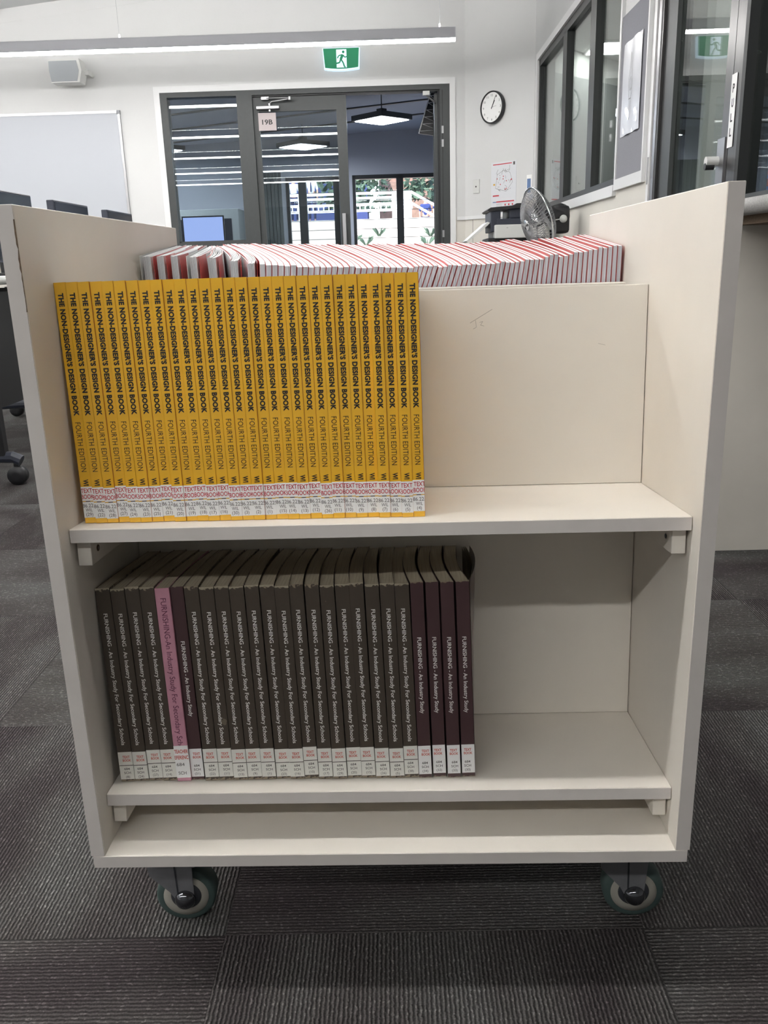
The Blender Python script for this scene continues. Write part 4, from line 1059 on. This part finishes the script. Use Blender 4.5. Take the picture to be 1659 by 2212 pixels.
# ---- twenty-five furnishing textbooks
BN = [(8, 'b'), (24, 'b'), (27, 'b'), (14, 'b'), (0, 'p'), (31, 'u'), (22, 'b'), (11, 'b'), (13, 'b'), (9, 'b'), (1, 'b'), (23, 'b'), (16, 'b'), (10, 'b'), (17, 'b'), (29, 'b'), (20, 'b'), (15, 'b'), (26, 'b'), (5, 'b'), (28, 'b'), (34, 'u'), (32, 'u'), (33, 'u'), (30, 'u')]
BH = .2176
PITCH_B = (.0964 + .2866) / 25
br = random.Random(21)
for i, (nmb, kind) in enumerate(BN):
    f = i / 24
    t = PITCH_B - .0004 - br.uniform(0, .0006)
    if kind == 'u': t -= .0012
    xb = -.2866 + PITCH_B * i
    lean = -.036 * (1 - f) - .026 * f + br.uniform(-.002, .002)
    h = BH + br.uniform(-.0012, .0008) - (.0012 if kind == 'p' else 0)
    bow = .012 * (1 - f) ** 1.2 - .006 * f + br.uniform(-.003, .003)
    sag = -.004 * math.sin(f * 3.1) if f < .8 else -.006
    cov = {'b': 'brown', 'u': 'burgundy', 'p': 'pink'}[kind]
    desc = {'b': 'worn dark brown textbook with spine sticker number (%d)' % nmb, 'u': 'dark burgundy textbook with shorter title and sticker number (%d)' % nmb, 'p': 'pink textbook with TEACHER REFERENCE sticker among brown ones'}[kind]
    if i == 0: desc += ', leftmost in the lower row'
    if i == 24: desc += ', rightmost in the lower row'
    e = book_root({'b': 'brown_textbook', 'u': 'burgundy_textbook', 'p': 'pink_textbook'}[kind], desc, 'book', {'b': 'worn brown textbooks on the lower shelf', 'u': 'burgundy textbooks on the lower shelf', 'p': 'pink textbook on the lower shelf'}[kind], xb, .0232, .2412, .0262 + br.uniform(-.0015, .0012) - (.002 if kind == 'p' else 0), lean, t)
    e.matrix_world = e.matrix_world @ TR((0, 0, abs(lean) * t + .0001))
    d_ = .148
    c, p = paperback(t, d_, h, cov, 'pages_old', bow, sag)
    if kind == 'b':
        c.use('white_ink').text('FURNISHING - An Industry Study For Secondary Schools', 0, 0, .1480, .0041, lambda x, y: (t * .5 + y, -.00012, h * .5345 - x), bold=.012)
        if br.random() < .8:     # torn paper showing at the head of the spine
            c.use('pages_old'); vs = []; zz = []; n_ = 8
            for k in range(n_ + 1): vs.append((t * k / n_, -.0003, h + .0002)); 
            for k in range(n_ + 1): vs.append((t * k / n_, -.0003, h - .0006 - .0022 * br.random()))
            c.add(vs, [(k, n_ + 1 + k, n_ + 2 + k, k + 1) for k in range(n_)])
            c.use('chipboard'); x0 = t * br.uniform(.1, .5); z0 = h * br.uniform(.6, .9)
    elif kind == 'u':
        c.use('white_ink').text('FURNISHING - An Industry Study', 0, 0, .0845, .0041, lambda x, y: (t * .5 + y, -.00012, h * .533 - x), bold=.012)
    else:
        c.use('plum_ink').text('FURNISHING-An Industry Study For Secondary Schoo', 0, 0, .1725, .0058, lambda x, y: (t * .52 + y, -.00012, h * .553 - x), bold=.004)
    c.build('cover', e); p.build('page_block', e)
    q = MB().use('old_label' if kind == 'b' else 'white_label'); dz = br.uniform(-.002, .0015)
    fn = spinefn(t, .00045); cr = (-t / 2, t / 2)
    if kind == 'p':
        q.box(-.0001, t + .0001, -.0003, .001, h * .018, h * .190)
        q.use('faded_red').text('TEACHER', 0, h * .160, .0145, .0042, fn, bold=.02, crop=cr).text('REFERENCE', -.0004, h * .128, .0190, .0042, fn, bold=.02, crop=cr)
        q.use('grey_ink').text('684', -.002, h * .090, .0085, .0036, fn).text('SCH', -.001, h * .044, .0085, .0036, fn)
    else:
        gap = .004 if kind == 'b' else .0
        q.box(-.0001, t + .0001, -.0003, .001, h * .096 + dz, h * .166 + dz).box(-.0001, t + .0001, -.0003, .001, h * .016 + max(dz, -.001), h * (.096 - gap) + dz)
        q.use('faded_red'); dx = br.uniform(-.0012, .0012)
        q.text('TEXT', dx, h * .1395 + dz, .0078, .0030, fn, bold=.02).text('BOOK', dx + .0004, h * .1215 + dz, .0090, .0028, fn, bold=.02)
        q.use('grey_ink'); dx = br.uniform(-.001, .001)
        q.text('684', dx, h * .076 + dz, .0060, .0027, fn, bold=.01).text('SCH', dx, h * .055 + dz, .0072, .0027, fn, bold=.01)
        q.text('(%d)' % nmb, dx, h * .033 + dz, .0058 if nmb > 9 else .0042, .0027, fn)
    q.build('spine_label', e, label='white library sticker reading %s' % ('TEACHER REFERENCE 684 SCH' if kind == 'p' else 'TEXT BOOK 684 SCH (%d)' % nmb))
    if i == 24:      # the last cover and pages curl away to the right
        q = MB().use('burgundy', True); vs = []; n_ = 10
        for k in range(n_ + 1):
            u = k / n_
            for v in (0, .35, .7, 1.): vs.append((t + .0005 + .013 * math.sin(u * 2.2) * (.25 + .75 * v ** 1.5), .001 + u * d_ * .96, h * v))
        q.add(vs, [(k * 4 + j, k * 4 + j + 1, k * 4 + j + 5, k * 4 + j + 4) for k in range(n_) for j in range(3)])
        q.use('pages_old')
        for s in range(3):
            vs = []
            for k in range(n_ + 1):
                u = k / n_
                for v in (0, .35, .7, .995): vs.append((t + .0002 + (.003 + .003 * s) * math.sin(u * 2.4) * (.25 + .75 * v ** 1.5), .002 + u * d_ * .95, h * v))
            q.add(vs, [(k * 4 + j, k * 4 + j + 1, k * 4 + j + 5, k * 4 + j + 4) for k in range(n_) for j in range(3)])
        q.build('curled_cover', e, label='loose cover and pages curling open')

# ---- red and white booklets on the far side, page edges towards us
CT = [(-.2858, .7858, -.2971, .802, 0.), (-.2681, .7859, -.281, .8022, 0.), (-.2538, .786, -.2675, .8018, 0.), (-.2351, .7844, -.2488, .8006, 0.), (-.2045, .7824, -.2454, .8005, .0), (-.1781, .7778, -.2374, .8003, .02), (-.1584, .774, -.2285, .802, .03), (-.1443, .772, -.2171, .8016, .06),
      (-.0956, .7679, -.1803, .8005, .12), (-.0106, .7649, -.0834, .7971, .24), (.0573, .7635, -.0035, .7948, .34), (.1013, .7638, .0464, .794, .30), (.1587, .7665, .1181, .7938, .17), (.2152, .7708, .1875, .7943, .07), (.2379, .7756, .2289, .7966, .04), (.2712, .78, .2674, .7981, .01), (.2883, .7816, .2860, .80, .0), (.2950, .7829, .2936, .7998, .0)]
def interp(x):
    for a, b in zip(CT[:-1], CT[1:]):
        if a[0] <= x <= b[0]:
            f = (x - a[0]) / (b[0] - a[0]); return [a[k] + (b[k] - a[k]) * f for k in range(5)]
    return list(CT[-1] if x > 0 else CT[0])
xs_ = [(-.2858, .0095, 1), (-.2690, .0085, 1), (-.2520, .0085, 1), (-.2290, .0085, 1), (-.2070, .0100, 1), (-.1800, .0095, 1), (-.1590, .0085, 1)]
x = -.1445
while x < .2900:
    tt = .0076 if x < -.10 else (.0071 if x < .04 else .0058)
    xs_.append((x, tt * .94, 0)); x += tt
NR = len(xs_)
rr_ = random.Random(4)
SHELF_F = lambda y: .5338 - (DD - y - .0215) * math.tan(TILT)
def ordinal(n): return '%d%s' % (n, 'th' if 10 <= n % 100 <= 20 else {1: 'st', 2: 'nd', 3: 'rd'}.get(n % 10, 'th'))
for i, (xf, t, fan) in enumerate(xs_):
    fx, fz, bx, bz, lean = interp(xf)
    fx = xf
    jit = rr_.uniform(-.0012, .0012) if not fan else 0
    if .20 < xf < .215: jit = .003
    fz += jit; bz += jit * .8
    hbot = fx - math.tan(lean) * .24
    yb0, yt0, y1_ = .3420, .3255, .5325
    if i == 0: where = 'leftmost and fanned open against the left panel'
    elif i == NR - 1: where = 'rightmost, flat against the right panel'
    elif fan: where = 'fanned open, %s from the left end' % ordinal(i + 1)
    elif i < NR / 2: where = '%s from the left end of the far row' % ordinal(i + 1)
    else: where = '%s from the right end of the far row' % ordinal(NR - i)
    e = bpy.data.objects.new('red_booklet', None); COL.objects.link(e); e.empty_display_size = .01
    e['label'] = 'white paged booklet with red cover, ' + where; e['category'] = 'book'; e['group'] = 'red covered booklets on the far top shelf'
    e.location = (hbot, .44, SHELF_F(.44) + .0006)
    ox, oyy, oz = e.location
    n = 8
    cx_bot_back = hbot if not fan else hbot
    def pt(u, v, dx, lift=0.):
        g = u ** 1.35
        top = (fx + (bx - fx) * g, yt0 + (y1_ - yt0) * u, fz + (bz - fz) * u + lift)
        bot = (hbot + (bx - hbot) * g * .35, yb0 + (y1_ - yb0) * u, SHELF_F(yb0 + (y1_ - yb0) * u) + .0006)
        vv = v
        xx = bot[0] + (top[0] - bot[0]) * vv + dx
        return (max(min(xx, .2950), -.2952) - ox, bot[1] + (top[1] - bot[1]) * v - oyy, bot[2] + (top[2] - bot[2]) * v - oz)
    def slab(q, xa, xb_, lift=0., drop=0., fs_fore=None, top_m=None, cur=0.):
        vs = []; V = (0, .5, .8, 1)
        for k in range(n + 1):
            u = k / n
            for v in V:
                bend = cur * math.sin(math.pi * min(u * 1.15, 1)) * v
                vs.append(pt(u, v, xa + bend, lift * v)); vs.append(pt(u, v, xb_ + bend, lift * v))
        m = len(V) * 2; side = q.slots[q.cur]
        def F(a): q.add([], [])
        base = len(q.v); q.v += vs
        def face(ix, mm): q.f.append([base + j for j in ix]); q.m.append(q.slots.index(mm)); q.smooth.append(False)
        for k in range(n):
            a = k * m; b = a + m
            for j in range(len(V) - 1):
                face((a + 2 * j, b + 2 * j, b + 2 * j + 2, a + 2 * j + 2), side); face((a + 2 * j + 1, a + 2 * j + 3, b + 2 * j + 3, b + 2 * j + 1), side)
            face((a + m - 2, b + m - 2, b + m - 1, a + m - 1), top_m or side); face((a, a + 1, b + 1, b), side)
        for j in range(len(V) - 1):
            face((2 * j, 2 * j + 2, 2 * j + 3, 2 * j + 1), fs_fore or side); a = n * m; face((a + 2 * j, a + 2 * j + 1, a + 2 * j + 3, a + 2 * j + 2), side)
    ct = .00045
    c = MB().use('red_cover')
    if fan:
        c.use('dull_white_cover' if i in (0, 3) else 'red_cover')
        slab(c, -.0042 if i in (0, 3) else 0, -.0042 + ct if i in (0, 3) else ct, lift=0)
        c.use('red_cover'); slab(c, t + .0028, t + .0028 + ct, lift=-.001)
    else:
        slab(c, 0, .0004, lift=0); slab(c, t - .0002, t, lift=0)
    c.build('cover', e)
    p = MB().use('pages_white').use('pages_fore').use('pages_white')
    if fan:
        k_ = 7
        for s in range(k_):
            a = t * s / k_; slab(p, a, a + t / k_ * .82, lift=-.0006 - .0010 * rr_.random(), fs_fore='pages_fore', cur=(s - 2) * .0011)
    else:
        slab(p, ct, t - ct, lift=-.0003, fs_fore='pages_fore')
    p.build('page_block', e)
